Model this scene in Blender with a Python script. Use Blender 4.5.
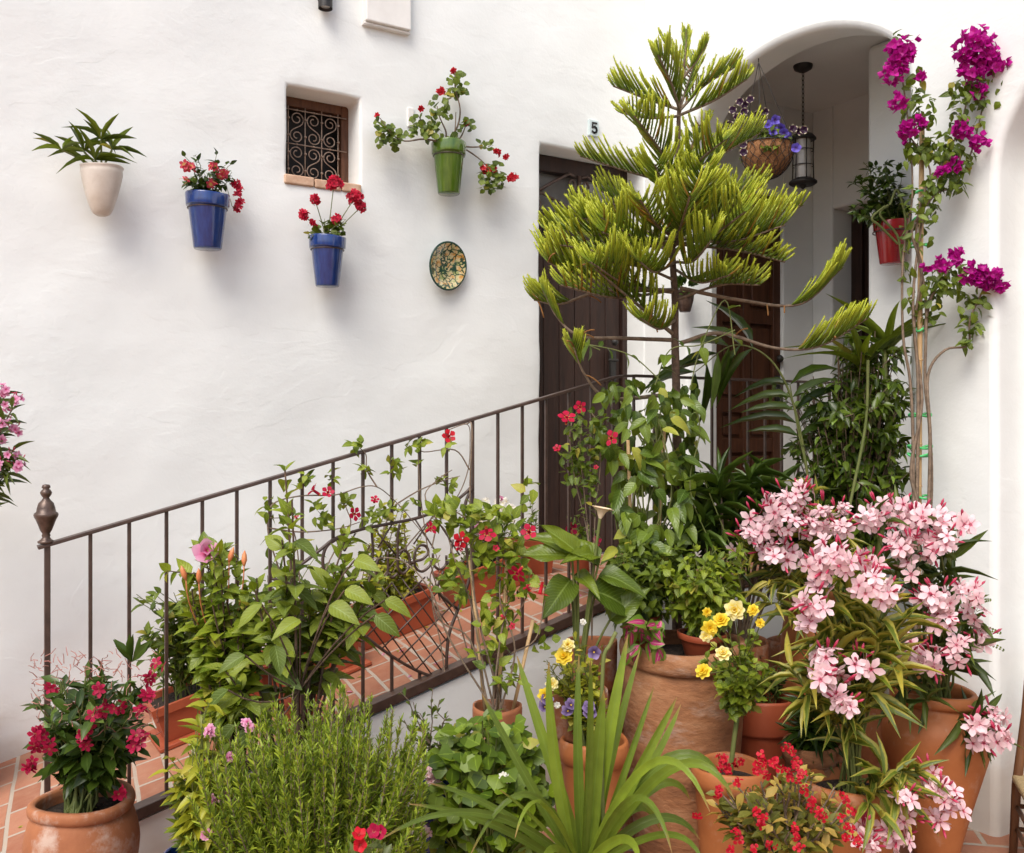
import bpy, math, random
import numpy as np
from mathutils import Vector, noise
random.seed(7); RNG = np.random.default_rng(11)
PI = math.pi
for o in list(bpy.data.objects): bpy.data.objects.remove(o)
scene = bpy.context.scene
COL = scene.collection
# ------------------------------------------------------------------ measured camera
F = 950.0; TH = math.atan(F / 1538.0); S, Cc = math.sin(TH), math.cos(TH); EYE = 1.5
RV = np.array([Cc, -S, 0.0]); WV = np.array([S, Cc, 0.0]); UZ = np.array([0, 0, 1.0]); CAM = np.array([0, 0, EYE])
def ray(px, py): return WV + (px - 512) / F * RV + (426.5 - py) / F * UZ
def W(px, py, d): return CAM + ray(px, py) * d
def Yp(px, py, y): r = ray(px, py); return CAM + r * (y / r[1])
def Xp(px, py, x): r = ray(px, py); return CAM + r * (x / r[0])
def Zp(px, py, z): r = ray(px, py); return CAM + r * ((z - EYE) / r[2])
RS = .26; XL = 2.37; ZL = .80
def ramp_z(x): return ZL - RS * max(0.0, XL - x) if x < XL else ZL
def Rp(px, py):
    r = ray(px, py)          # z = ZL - RS*(XL-x)
    t = (ZL - RS * XL - EYE) / (r[2] - RS * r[0]); return CAM + r * t
def nrm(v): v = np.asarray(v, float); return v / (np.linalg.norm(v, axis=-1, keepdims=True) + 1e-12)
# ------------------------------------------------------------------ mesh builder
class MB:
    def __init__(s): s.V = []; s.UV = []; s.Fs = []; s.n = 0
    def add(s, V, Fa, UV=None):
        V = np.asarray(V, float).reshape(-1, 3)
        if UV is None: UV = np.zeros((len(V), 2))
        s.V.append(V); s.UV.append(np.asarray(UV, float))
        if isinstance(Fa, np.ndarray): s.Fs.append(Fa + s.n)
        else:
            for f in Fa: s.Fs.append(np.array([f]) + s.n)
        s.n += len(V)
    def tube(s, P, r, k=6, cap=True, uv=True):
        P = np.asarray(P, float); n = len(P); r = np.broadcast_to(np.asarray(r, float), (n,))
        T = nrm(np.gradient(P, axis=0)); a = np.array([0.31, 0.2, .93])
        if abs(T[0] @ a) > .9: a = np.array([1., .1, 0])
        N = []; cur = a
        for t in T:
            cur = cur - t * (cur @ t)
            L = np.linalg.norm(cur); cur = cur / L if L > 1e-6 else nrm(np.cross(t, [0.1, 1, .3])); N.append(cur)
        N = np.array(N); B = np.cross(T, N); an = np.arange(k) * 2 * PI / k
        V = P[:, None, :] + r[:, None, None] * (np.cos(an)[None, :, None] * N[:, None, :] + np.sin(an)[None, :, None] * B[:, None, :])
        i = np.arange(n - 1)[:, None]; j = np.arange(k)[None, :]; j2 = (j + 1) % k
        Q = np.stack([i * k + j, i * k + j2, (i + 1) * k + j2, (i + 1) * k + j], -1).reshape(-1, 4)
        vv = np.repeat(np.linspace(0, 1, n), k); uu = np.tile(np.arange(k) / k, n)
        s.add(V.reshape(-1, 3), Q, np.stack([uu, vv], 1))
        if cap:
            b = s.n - n * k
            s.Fs.append(np.array([[b + q for q in range(k)][::-1]])); s.Fs.append(np.array([[b + (n - 1) * k + q for q in range(k)]]))
    def lathe(s, prof, c=(0, 0, 0), k=40, axis=None):
        prof = np.array(prof, float); n = len(prof); an = np.arange(k) * 2 * PI / k
        V = np.zeros((n, k, 3)); V[..., 0] = prof[:, 0:1] * np.cos(an); V[..., 1] = prof[:, 0:1] * np.sin(an); V[..., 2] = prof[:, 1:2]
        V = V.reshape(-1, 3)
        if axis is not None:
            z = nrm(axis); x = nrm(np.cross([0.1, .2, 1.] if abs(z[2]) < .9 else [1., 0, 0], z)); y = np.cross(z, x)
            V = V[:, :1] * x + V[:, 1:2] * y + V[:, 2:] * z
        i = np.arange(n - 1)[:, None]; j = np.arange(k)[None, :]; j2 = (j + 1) % k
        Q = np.stack([i * k + j, i * k + j2, (i + 1) * k + j2, (i + 1) * k + j], -1).reshape(-1, 4)
        s.add(V + np.asarray(c), Q, np.stack([np.tile(np.arange(k) / k, n), np.repeat(np.linspace(0, 1, n), k)], 1))
    def box(s, lo, hi, ax=None, org=None):
        x0, y0, z0 = lo; x1, y1, z1 = hi
        V = np.array([[x0, y0, z0], [x1, y0, z0], [x1, y1, z0], [x0, y1, z0], [x0, y0, z1], [x1, y0, z1], [x1, y1, z1], [x0, y1, z1]], float)
        if ax is not None: V = V @ np.array(ax, float)
        if org is not None: V = V + np.asarray(org)
        s.add(V, np.array([[0, 3, 2, 1], [4, 5, 6, 7], [0, 1, 5, 4], [1, 2, 6, 5], [2, 3, 7, 6], [3, 0, 4, 7]]))
    def leaves(s, tm, O, D, U, L, Wd):
        TV, TF, TUV = tm; O = np.asarray(O, float).reshape(-1, 3); n = len(O)
        if n == 0: return
        D = nrm(np.asarray(D, float).reshape(-1, 3)); U = np.asarray(U, float).reshape(-1, 3)
        U = U - D * np.sum(U * D, 1, keepdims=True); U = nrm(U + 1e-9); X = np.cross(D, U)
        L = np.broadcast_to(np.asarray(L, float), (n,)); Wd = np.broadcast_to(np.asarray(Wd, float), (n,))
        V = O[:, None] + TV[None, :, 0:1] * Wd[:, None, None] * X[:, None] + TV[None, :, 1:2] * L[:, None, None] * D[:, None] + TV[None, :, 2:3] * L[:, None, None] * U[:, None]
        m = len(TV); Q = (TF[None] + (np.arange(n) * m)[:, None, None]).reshape(-1, TF.shape[1])
        s.add(V.reshape(-1, 3), Q, np.tile(TUV, (n, 1)))
    def build(s, name, mat, parent=None, smooth=True, bevel=0, flat_angle=None):
        if s.n == 0: return None
        V = np.concatenate(s.V); UV = np.concatenate(s.UV)
        off = np.zeros(3)
        if parent is not None: off = np.array(parent['_o'][:])
        V = V - off
        me = bpy.data.meshes.new(name); nl = sum(f.size for f in s.Fs); npoly = sum(len(f) for f in s.Fs)
        me.vertices.add(len(V)); me.vertices.foreach_set('co', V.ravel().astype(np.float32))
        li = np.concatenate([f.ravel() for f in s.Fs]).astype(np.int32); ct = np.concatenate([np.full(len(f), f.shape[1]) for f in s.Fs]).astype(np.int32)
        st = np.concatenate([[0], np.cumsum(ct)[:-1]]).astype(np.int32)
        me.loops.add(nl); me.loops.foreach_set('vertex_index', li)
        me.polygons.add(npoly); me.polygons.foreach_set('loop_start', st); me.polygons.foreach_set('loop_total', ct)
        me.polygons.foreach_set('use_smooth', np.full(npoly, smooth)); me.update(calc_edges=True)
        uvl = me.uv_layers.new(name='UVMap'); uvl.data.foreach_set('uv', UV[li].ravel().astype(np.float32))
        me.validate(); me.materials.append(mat)
        o = bpy.data.objects.new(name, me); COL.objects.link(o)
        if parent is not None:
            o.parent = parent; o['_o'] = list(off)
        else: o['_o'] = [0., 0., 0.]
        if bevel:
            b = o.modifiers.new('Bevel', 'BEVEL'); b.width = bevel; b.segments = 3; b.limit_method = 'ANGLE'; b.angle_limit = math.radians(35)
        return o
def thing(name, label, cat, loc=(0, 0, 0), group=None):
    o = bpy.data.objects.new(name, None); COL.objects.link(o); o.empty_display_size = .05
    o.location = [float(q) for q in loc]; o['_o'] = [float(q) for q in loc]; tag(o, label, cat, group); return o
def tag(o, label, cat, group=None, kind=None):
    if label: o['label'] = label
    if cat: o['category'] = cat
    if group: o['group'] = group
    if kind: o['kind'] = kind
    return o
# ------------------------------------------------------------------ leaf templates
def tmpl(prof, seg=4, fold=.25, curl=.25, wave=0, cols=3):
    V = []; UV = []; Fq = []
    xs = np.linspace(-1, 1, cols)
    for i in range(seg + 1):
        t = i / seg; w = prof(t) * .5
        for j, x in enumerate(xs):
            V.append((x * w, t, -curl * t * t + fold * abs(x) * w * .6 + (wave * math.sin(t * 9 + j * 2.2) * abs(x)))); UV.append(((x + 1) / 2, t))
    for i in range(seg):
        for j in range(cols - 1):
            a = i * cols + j; Fq.append((a, a + 1, a + cols + 1, a + cols))
    return np.array(V), np.array(Fq), np.array(UV)
ovate = lambda t: max(.03, math.sin(PI * min(1, t ** .72)) ** .85)
elli = lambda t: max(.03, math.sin(PI * t) ** .7)
lance = lambda t: max(.03, math.sin(PI * t ** .8) ** .9)
rnd = lambda t: max(.06, (1 - (2 * t - 1) ** 2) ** .5)
obov = lambda t: max(.05, math.sin(PI * t ** 1.35) ** .8)
petal = lambda t: max(.10, math.sin(PI * min(1, .05 + .93 * t) ** 1.7) ** .6)
strap = lambda t: max(.02, min(1, .55 + 2 * t) * (1 - t ** 2.4))
T_OV = [tmpl(ovate, 4, .35, c) for c in (.05, .25, .5)]
T_EL = [tmpl(elli, 3, .3, c) for c in (.0, .2, .4)]
T_LA = [tmpl(lance, 4, .5, c) for c in (.05, .3, .6)]
T_RD = [tmpl(rnd, 3, .3, c, .03) for c in (.05, .2)]
T_OB = [tmpl(obov, 3, .3, c) for c in (.05, .25)]
T_NE = [tmpl(lambda t: 1 - .75 * t, 1, 0, 0, 0, 2)]
T_PE = [tmpl(petal, 3, .15, c, .03) for c in (.05, .25)]
T_PF = [tmpl(petal, 3, -.3, -.25, .06)]
T_BR = [tmpl(ovate, 3, .5, c, .06) for c in (-.25, .3)]
T_LG = [tmpl(ovate, 7, .3, c, .015, 5) for c in (.15, .4, .6)]
# ------------------------------------------------------------------ materials
def mat(name):
    m = bpy.data.materials.new(name); m.use_nodes = True; nt = m.node_tree; b = nt.nodes['Principled BSDF']; return m, nt, b
def nd(nt, t, **kw):
    n = nt.nodes.new(t)
    for k, v in kw.items():
        if k in n.inputs: n.inputs[k].default_value = v
        else: setattr(n, k, v)
    return n
def ramp(nt, fac, stops):
    r = nt.nodes.new('ShaderNodeValToRGB'); nt.links.new(fac, r.inputs[0]); e = r.color_ramp.elements
    while len(e) < len(stops): e.new(.5)
    for q, (p, c) in zip(e, stops): q.position = p; q.color = (*c, 1)
    return r.outputs[0]
def mixc(nt, fac, a, b, mode='MIX'):
    m = nt.nodes.new('ShaderNodeMix'); m.data_type = 'RGBA'; m.blend_type = mode
    for s_, v in ((m.inputs[0], fac), (m.inputs[6], a), (m.inputs[7], b)):
        if hasattr(v, 'links') or hasattr(v, 'is_linked'): nt.links.new(v, s_)
        elif isinstance(v, (int, float)): s_.default_value = v
        else: s_.default_value = (*v, 1)
    return m.outputs[2]
def coords(nt, kind='Object'):
    return nt.nodes.new('ShaderNodeTexCoord').outputs[kind]
def wpos(nt): return nt.nodes.new('ShaderNodeNewGeometry').outputs['Position']
def bump(nt, b, h, strength=.3, dist=.01):
    n = nd(nt, 'ShaderNodeBump', Strength=strength, Distance=dist); nt.links.new(h, n.inputs['Height']); nt.links.new(n.outputs[0], b.inputs['Normal'])
def leafmat(name, c1, c2, edge=None, rib=None, rough=.42, trans=.28, tip=None, edgepos=.55, spots=None, vein=0, stripe=0):
    if c1[1] > c1[0]: c1 = (c1[0] * .90, c1[1] * .68, c1[2] * .45); c2 = (c2[0] * 1.30, c2[1] * 1.0, c2[2] * .5)
    m, nt, b = mat(name); g = nt.nodes.new('ShaderNodeNewGeometry')
    col = ramp(nt, g.outputs['Random Per Island'], [(0, c1), (1, c2)])
    if spots:
        r2 = ramp(nt, g.outputs['Random Per Island'], [(0, (1, 1, 1)), (spots[0], (1, 1, 1)), (spots[0] + .01, (0, 0, 0))]); col = mixc(nt, r2, col, spots[1])
    uv = nt.nodes.new('ShaderNodeUVMap'); sep = nt.nodes.new('ShaderNodeSeparateXYZ'); nt.links.new(uv.outputs[0], sep.inputs[0])
    d = nd(nt, 'ShaderNodeMath', operation='SUBTRACT'); nt.links.new(sep.outputs[0], d.inputs[0]); d.inputs[1].default_value = .5
    a = nd(nt, 'ShaderNodeMath', operation='ABSOLUTE'); nt.links.new(d.outputs[0], a.inputs[0])
    a2 = nd(nt, 'ShaderNodeMath', operation='MULTIPLY'); nt.links.new(a.outputs[0], a2.inputs[0]); a2.inputs[1].default_value = 2
    rb = rib or tuple(min(1, q * 1.5 + .02) for q in c2)
    rf = ramp(nt, a2.outputs[0], [(0, (1, 1, 1)), (.09, (0, 0, 0))]); col = mixc(nt, rf, col, mixc(nt, .6, col, rb))
    hgt = None
    if vein or stripe:
        k1 = nd(nt, 'ShaderNodeMath', operation='MULTIPLY_ADD'); nt.links.new(a2.outputs[0], k1.inputs[0]); k1.inputs[1].default_value = -.28 if vein else 1.0
        if vein: nt.links.new(sep.outputs[1], k1.inputs[2])
        else: k1.inputs[2].default_value = 0
        k2 = nd(nt, 'ShaderNodeMath', operation='MULTIPLY'); nt.links.new(k1.outputs[0], k2.inputs[0]); k2.inputs[1].default_value = float(vein or stripe)
        k3 = nd(nt, 'ShaderNodeMath', operation='PINGPONG'); nt.links.new(k2.outputs[0], k3.inputs[0]); k3.inputs[1].default_value = .5
        vf = ramp(nt, k3.outputs[0], [(0, (.55, .55, .55)), (.13 if vein else .5, (0, 0, 0))]); col = mixc(nt, vf, col, mixc(nt, .5, col, rb)); hgt = k3.outputs[0]
    if edge:
        nz = nd(nt, 'ShaderNodeTexNoise', Scale=60.0); nt.links.new(coords(nt), nz.inputs['Vector'])
        ad = nd(nt, 'ShaderNodeMath', operation='MULTIPLY_ADD'); nt.links.new(nz.outputs[0], ad.inputs[0]); ad.inputs[1].default_value = .5; nt.links.new(a2.outputs[0], ad.inputs[2])
        ef = ramp(nt, ad.outputs[0], [(edgepos + .15, (0, 0, 0)), (edgepos + .3, (1, 1, 1))]); col = mixc(nt, ef, col, edge)
    if tip:
        tf = ramp(nt, sep.outputs[1], [(tip[0], (0, 0, 0)), (tip[1], (1, 1, 1))]); col = mixc(nt, tf, col, tip[2])
    nz = nd(nt, 'ShaderNodeTexNoise', Scale=25.0); nt.links.new(coords(nt), nz.inputs['Vector'])
    col = mixc(nt, ramp(nt, nz.outputs[0], [(.3, (0, 0, 0)), (.7, (.5, .5, .5))]), col, mixc(nt, .5, col, (c1[0] * .5, c1[1] * .5, c1[2] * .5)))
    nt.links.new(col, b.inputs['Base Color']); b.inputs['Roughness'].default_value = rough; b.inputs['Specular IOR Level'].default_value = .4
    if hgt: bump(nt, b, hgt, .5, .002)
    if trans:
        tr = nt.nodes.new('ShaderNodeBsdfTranslucent'); br = mixc(nt, 1.0, col, (1.25, 1.3, .7), 'MULTIPLY'); nt.links.new(br, tr.inputs[0])
        ms = nt.nodes.new('ShaderNodeMixShader'); ms.inputs[0].default_value = trans
        nt.links.new(b.outputs[0], ms.inputs[1]); nt.links.new(tr.outputs[0], ms.inputs[2]); nt.links.new(ms.outputs[0], nt.nodes['Material Output'].inputs[0])
    return m
def petalmat(name, cen, mid, edge, p=(.1, .45, .9), trans=.25, var=.15, rough=.5):
    m, nt, b = mat(name); g = nt.nodes.new('ShaderNodeNewGeometry'); uv = nt.nodes.new('ShaderNodeUVMap'); sep = nt.nodes.new('ShaderNodeSeparateXYZ'); nt.links.new(uv.outputs[0], sep.inputs[0])
    col = ramp(nt, sep.outputs[1], [(p[0], cen), (p[1], mid), (p[2], edge)])
    v = ramp(nt, g.outputs['Random Per Island'], [(0, (1 - var * 2,) * 3), (1, (1.0,) * 3)]); col = mixc(nt, 1.0, col, v, 'MULTIPLY')
    nt.links.new(col, b.inputs['Base Color']); b.inputs['Roughness'].default_value = rough; b.inputs['Specular IOR Level'].default_value = .25
    tr = nt.nodes.new('ShaderNodeBsdfTranslucent'); nt.links.new(col, tr.inputs[0]); ms = nt.nodes.new('ShaderNodeMixShader'); ms.inputs[0].default_value = trans
    nt.links.new(b.outputs[0], ms.inputs[1]); nt.links.new(tr.outputs[0], ms.inputs[2]); nt.links.new(ms.outputs[0], nt.nodes['Material Output'].inputs[0])
    return m
def noisemat(name, stops, scale=8, rough=.7, bs=.2, bd=.005, detail=8, bscale=None, coat=0, metal=0, stretch=None, spec=.4, extra=None):
    m, nt, b = mat(name); c = wpos(nt)
    if stretch:
        mp = nd(nt, 'ShaderNodeMapping'); mp.inputs['Scale'].default_value = stretch; nt.links.new(c, mp.inputs[0]); c = mp.outputs[0]
    n = nd(nt, 'ShaderNodeTexNoise', Scale=float(scale), Detail=float(detail), Roughness=.62); nt.links.new(c, n.inputs['Vector'])
    col = ramp(nt, n.outputs[0], stops)
    if extra:
        n3 = nd(nt, 'ShaderNodeTexNoise', Scale=float(extra[0]), Detail=8.0, Roughness=.7); nt.links.new(c, n3.inputs['Vector'])
        col = mixc(nt, ramp(nt, n3.outputs[0], [(extra[1], (0, 0, 0)), (extra[2], (extra[4],) * 3)]), col, extra[3])
    nt.links.new(col, b.inputs['Base Color']); b.inputs['Roughness'].default_value = rough; b.inputs['Metallic'].default_value = metal; b.inputs['Specular IOR Level'].default_value = spec
    if coat: b.inputs['Coat Weight'].default_value = coat; b.inputs['Coat Roughness'].default_value = .06
    if bs:
        n2 = nd(nt, 'ShaderNodeTexNoise', Scale=float(bscale or scale * 4), Detail=6.0, Roughness=.6); nt.links.new(c, n2.inputs['Vector']); bump(nt, b, n2.outputs[0], bs, bd)
    return m
M = {}
def plaster(name, base, dirt=None):
    m, nt, b = mat(name); c = wpos(nt)
    n1 = nd(nt, 'ShaderNodeTexNoise', Scale=1.6, Detail=4.0, Roughness=.55); nt.links.new(c, n1.inputs['Vector'])
    n2 = nd(nt, 'ShaderNodeTexNoise', Scale=4.5, Detail=5.0, Roughness=.5); mp = nd(nt, 'ShaderNodeMapping'); mp.inputs['Scale'].default_value = (1, 1, 1.5); nt.links.new(c, mp.inputs[0]); nt.links.new(mp.outputs[0], n2.inputs['Vector'])
    n3 = nd(nt, 'ShaderNodeTexNoise', Scale=90.0, Detail=5.0); nt.links.new(c, n3.inputs['Vector'])
    lo = tuple(q * .93 for q in base); col = ramp(nt, n1.outputs[0], [(.3, lo), (.65, base)])
    pn = nd(nt, 'ShaderNodeTexNoise', Scale=2.3, Detail=3.0, Roughness=.6, Distortion=.6); nt.links.new(mp.outputs[0], pn.inputs['Vector']); pt = ramp(nt, pn.outputs[0], [(.50, (0, 0, 0)), (.525, (1, 1, 1)), (.60, (1, 1, 1)), (.66, (.3, .3, .3))]); col = mixc(nt, mixc(nt, .86, pt, (0, 0, 0)), col, tuple(q * .90 for q in base))
    if dirt:   # stains with a shape of their own, low on the wall
        sp = nd(nt, 'ShaderNodeSeparateXYZ'); nt.links.new(c, sp.inputs[0])
        ad = nd(nt, 'ShaderNodeMath', operation='MULTIPLY_ADD'); nt.links.new(n2.outputs[0], ad.inputs[0]); ad.inputs[1].default_value = -.5; nt.links.new(sp.outputs[2], ad.inputs[2])
        col = mixc(nt, ramp(nt, ad.outputs[0], [(0, (.7, .7, .7)), (.18, (0, 0, 0))]), col, dirt)
    nt.links.new(col, b.inputs['Base Color']); b.inputs['Roughness'].default_value = .85; b.inputs['Specular IOR Level'].default_value = .2
    a = nd(nt, 'ShaderNodeMath', operation='MULTIPLY_ADD'); nt.links.new(n3.outputs[0], a.inputs[0]); a.inputs[1].default_value = .12; nt.links.new(n2.outputs[0], a.inputs[2])
    a3 = nd(nt, 'ShaderNodeMath', operation='MULTIPLY_ADD'); nt.links.new(pt, a3.inputs[0]); a3.inputs[1].default_value = .07; nt.links.new(a.outputs[0], a3.inputs[2])
    bump(nt, b, a3.outputs[0], .30, .016); return m
M['wall'] = plaster('white_plaster', (.772, .788, .765), (.55, .48, .40))
def tiles(name, rot, sc, off=(0, 0)):
    m, nt, b = mat(name); c = wpos(nt); mp = nd(nt, 'ShaderNodeMapping'); mp.inputs['Rotation'].default_value = (0, 0, rot); mp.inputs['Location'].default_value = (*off, 0); nt.links.new(c, mp.inputs[0])
    nz = nd(nt, 'ShaderNodeTexNoise', Scale=4.0, Detail=3.0); nt.links.new(mp.outputs[0], nz.inputs['Vector'])
    wa = mixc(nt, .012, mp.outputs[0], nz.outputs['Color'])
    br = nd(nt, 'ShaderNodeTexBrick', Scale=sc); br.inputs['Brick Width'].default_value = .5; br.inputs['Row Height'].default_value = .25; br.inputs['Mortar Size'].default_value = .019; br.inputs['Mortar Smooth'].default_value = .25
    br.inputs['Color1'].default_value = (.26, .085, .042, 1); br.inputs['Color2'].default_value = (.38, .155, .088, 1); br.inputs['Mortar'].default_value = (.38, .34, .28, 1); br.inputs['Bias'].default_value = 0
    nt.links.new(wa, br.inputs['Vector'])
    n2 = nd(nt, 'ShaderNodeTexNoise', Scale=14.0, Detail=8.0, Roughness=.7); nt.links.new(c, n2.inputs['Vector'])
    col = mixc(nt, ramp(nt, n2.outputs[0], [(.35, (0, 0, 0)), (.75, (.45, .45, .45))]), br.outputs[0], (.46, .26, .16))
    n3 = nd(nt, 'ShaderNodeTexNoise', Scale=3.0, Detail=8.0, Roughness=.7); nt.links.new(c, n3.inputs['Vector'])
    col = mixc(nt, ramp(nt, n3.outputs[0], [(.5, (0, 0, 0)), (.75, (.45, .45, .45))]), col, (.25, .13, .08))
    nt.links.new(col, b.inputs['Base Color']); b.inputs['Roughness'].default_value = .6
    inv = nd(nt, 'ShaderNodeMath', operation='MULTIPLY_ADD'); nt.links.new(br.outputs['Fac'], inv.inputs[0]); inv.inputs[1].default_value = -1.0; nt.links.new(n2.outputs[0], inv.inputs[2])
    bump(nt, b, inv.outputs[0], .5, .006); return m
M['tile'] = tiles('terracotta_tiles', math.radians(97), 2.7)
M['tile2'] = tiles('courtyard_tiles', math.radians(42), 1.9, (.13, .07))
M['iron'] = noisemat('brown_iron', [(.3, (.036, .019, .013)), (.7, (.075, .042, .030))], 30, .42, .25, .001, spec=.6)
M['bronze'] = noisemat('bronze_paint', [(.3, (.045, .025, .018)), (.7, (.12, .075, .055))], 45, .38, .3, .002, spec=.6, metal=.35)
M['black'] = noisemat('black_metal', [(.3, (.012, .011, .010)), (.7, (.03, .027, .024))], 30, .5, .2, .001)
M['wood'] = noisemat('dark_door_wood', [(.25, (.014, .006, .004)), (.75, (.046, .020, .012))], 6, .5, .35, .003, stretch=(6, 6, .6))
M['wood2'] = noisemat('brown_door_wood', [(.25, (.034, .012, .005)), (.75, (.10, .038, .018))], 6, .45, .35, .003, stretch=(6, 6, .6))
M['wood3'] = noisemat('frame_wood', [(.25, (.045, .018, .008)), (.75, (.16, .065, .03))], 9, .6, .4, .003, stretch=(5, 5, .7))
M['chair'] = noisemat('chair_wood', [(.25, (.07, .028, .012)), (.75, (.20, .09, .04))], 9, .5, .3, .002, stretch=(5, 5, .7))
M['rush'] = noisemat('rush', [(.3, (.25, .17, .08)), (.7, (.5, .38, .2))], 60, .8, .5, .004, stretch=(1, 8, 1))
M['terra'] = noisemat('terracotta', [(.25, (0.21, 0.068, 0.026)), (.6, (0.36, 0.135, 0.055)), (.85, (0.44, 0.22, 0.115))], 5, .75, .35, .004, bscale=60, extra=(9, .52, .68, (0.50, 0.40, 0.33), .7))
M['terra_new'] = noisemat('orange_terracotta', [(.25, (0.29, 0.088, 0.026)), (.75, (0.42, 0.150, 0.046))], 5, .6, .25, .003, bscale=50, extra=(8, .56, .72, (0.48, 0.33, 0.24), .5))
M['terra_red'] = noisemat('red_terracotta', [(.25, (0.264, 0.048, 0.018)), (.75, (0.360, 0.084, 0.034))], 6, .55, .2, .002, bscale=50, extra=(12, .62, .8, (0.440, 0.264, 0.192), .3))
M['terra_old'] = noisemat('weathered_terracotta', [(.25, (0.12, 0.048, 0.022)), (.5, (0.27, 0.115, 0.048)), (.75, (0.37, 0.19, 0.095))], 6, .85, .6, .010, bscale=26, stretch=(1, 1, 2.2), extra=(5, .54, .68, (0.414, 0.340, 0.281), .45))
M['brick'] = noisemat('sill_brick', [(.3, (.44, .25, .15)), (.7, (.62, .44, .31))], 18, .8, .4, .004)
def glaze(name, c, c2=None):
    return noisemat(name, [(.3, c), (.75, c2 or tuple(q * 1.7 for q in c))], 14, .16, .12, .002, coat=.6, stretch=(5, 5, 1.0), spec=.5)
M['blue'] = glaze('blue_glaze', (.006, .022, .12), (.014, .05, .22))
M['green'] = glaze('green_glaze', (.045, .10, .006), (.10, .17, .012))
M['red'] = glaze('red_plastic', (.28, .008, .012), (.36, .015, .02))
M['cream'] = noisemat('cream_ceramic', [(.3, (.50, .42, .34)), (.7, (.70, .64, .57))], 6, .4, .2, .003)
M['soil'] = noisemat('potting_soil', [(.3, (.010, .007, .005)), (.7, (.06, .04, .028))], 60, .95, 1, .02, bscale=70)
M['stem'] = noisemat('green_stem', [(.3, (.09, .12, .025)), (.7, (.16, .17, .05))], 20, .6, .2, .001)
M['bark'] = noisemat('grey_bark', [(.3, (.11, .075, .05)), (.7, (.26, .19, .13))], 40, .85, .7, .004)
M['bark_d'] = noisemat('dark_bark', [(.3, (.05, .03, .02)), (.7, (.16, .10, .065))], 45, .85, .8, .005)
M['bamboo'] = noisemat('bamboo', [(.3, (.42, .26, .11)), (.7, (.62, .42, .22))], 20, .5, .2, .001, stretch=(4, 4, .8))
M['tie'] = noisemat('green_plastic_tie', [(.3, (.05, .42, .12)), (.7, (.12, .6, .2))], 20, .4, 0)
M['coco'] = noisemat('coconut_fibre', [(.3, (.20, .08, .03)), (.7, (.42, .21, .09))], 40, .95, 1, .01, bscale=120)
M['white'] = noisemat('white_paint', [(.3, (.70, .68, .64)), (.7, (.78, .76, .72))], 10, .5, .1, .001)
M['glass'] = noisemat('lantern_glass', [(.3, (.35, .33, .3)), (.7, (.5, .47, .42))], 10, .15, 0)
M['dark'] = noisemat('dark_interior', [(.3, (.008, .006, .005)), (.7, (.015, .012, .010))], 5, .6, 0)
M['darkglass'] = noisemat('transom_glass', [(.3, (.16, .15, .14)), (.7, (.30, .29, .27))], 3, .12, 0, spec=.8)
M['scroll'] = noisemat('rusty_scroll_iron', [(.3, (.16, .10, .07)), (.7, (.42, .32, .25))], 60, .5, .3, .001)
# leaves
M['l_mid'] = leafmat('leaf_mid', (.05, .115, .018), (.13, .225, .035), vein=6, spots=(.04, (.35, .30, .04)))
M['l_bright'] = leafmat('leaf_bright', (.085, .19, .02), (.21, .33, .045), vein=6, spots=(.06, (.42, .38, .06)))
M['l_lime'] = leafmat('leaf_lime', (.14, .24, .025), (.30, .38, .05), spots=(.12, (.48, .42, .07)))
M['l_dark'] = leafmat('leaf_dark', (.018, .052, .014), (.055, .12, .028), rough=.3, spots=(.06, (.16, .24, .05)))
M['l_grey'] = leafmat('leaf_greygreen', (.05, .095, .035), (.10, .16, .06), spots=(.03, (.3, .27, .06)))
M['l_olean'] = leafmat('leaf_variegated', (.06, .13, .025), (.13, .22, .04), edge=(.42, .38, .07), edgepos=.62, rib=(.4, .4, .12), spots=(.22, (.46, .38, .05)))
M['l_olean2'] = leafmat('leaf_oleander', (.04, .09, .03), (.10, .17, .05), rib=(.3, .35, .12))
M['l_climb'] = leafmat('leaf_climber', (.05, .13, .025), (.14, .25, .05), rough=.3, rib=(.25, .36, .1), vein=7, spots=(.05, (.4, .4, .06)))
M['l_hoja'] = leafmat('leaf_big', (.08, .17, .025), (.21, .32, .06), rough=.5, rib=(.3, .4, .14), vein=8, spots=(.03, (.42, .38, .06)))
M['l_geran'] = leafmat('leaf_geranium', (.05, .13, .015), (.15, .28, .03), spots=(.04, (.35, .33, .05)))
M['l_euph'] = leafmat('leaf_thorns', (.06, .10, .03), (.16, .20, .05), spots=(.42, (.48, .33, .07)), rough=.55)
M['l_coleus'] = leafmat('leaf_coleus', (.40, .015, .12), (.55, .05, .20), edge=(.13, .24, .02), edgepos=.42, rib=(.8, .5, .45))
M['l_rosem'] = leafmat('leaf_rosemary', (.11, .25, .03), (.32, .50, .09), trans=.3, rough=.5)
M['l_ficus'] = leafmat('leaf_ficus', (.03, .075, .015), (.09, .17, .03), rough=.28, spots=(.08, (.22, .34, .05)))
M['l_yucca'] = leafmat('leaf_yucca', (.09, .18, .025), (.19, .33, .05), rough=.35, rib=(.2, .3, .06), stripe=6, tip=(.9, .99, (.36, .20, .07)))
M['l_calla'] = leafmat('leaf_calla', (.06, .14, .015), (.15, .25, .03), rough=.35, rib=(.3, .4, .1), vein=14)
M['l_purple'] = leafmat('leaf_rhoeo', (.06, .12, .03), (.15, .22, .06), rib=(.2, .25, .09), spots=(.25, (.10, .03, .05)))
M['l_arau'] = leafmat('leaf_araucaria', (.085, .18, .022), (.15, .29, .03), trans=.22, tip=(.30, .9, (.50, .54, .035)), spots=(.08, (.36, .15, .03)))
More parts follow.
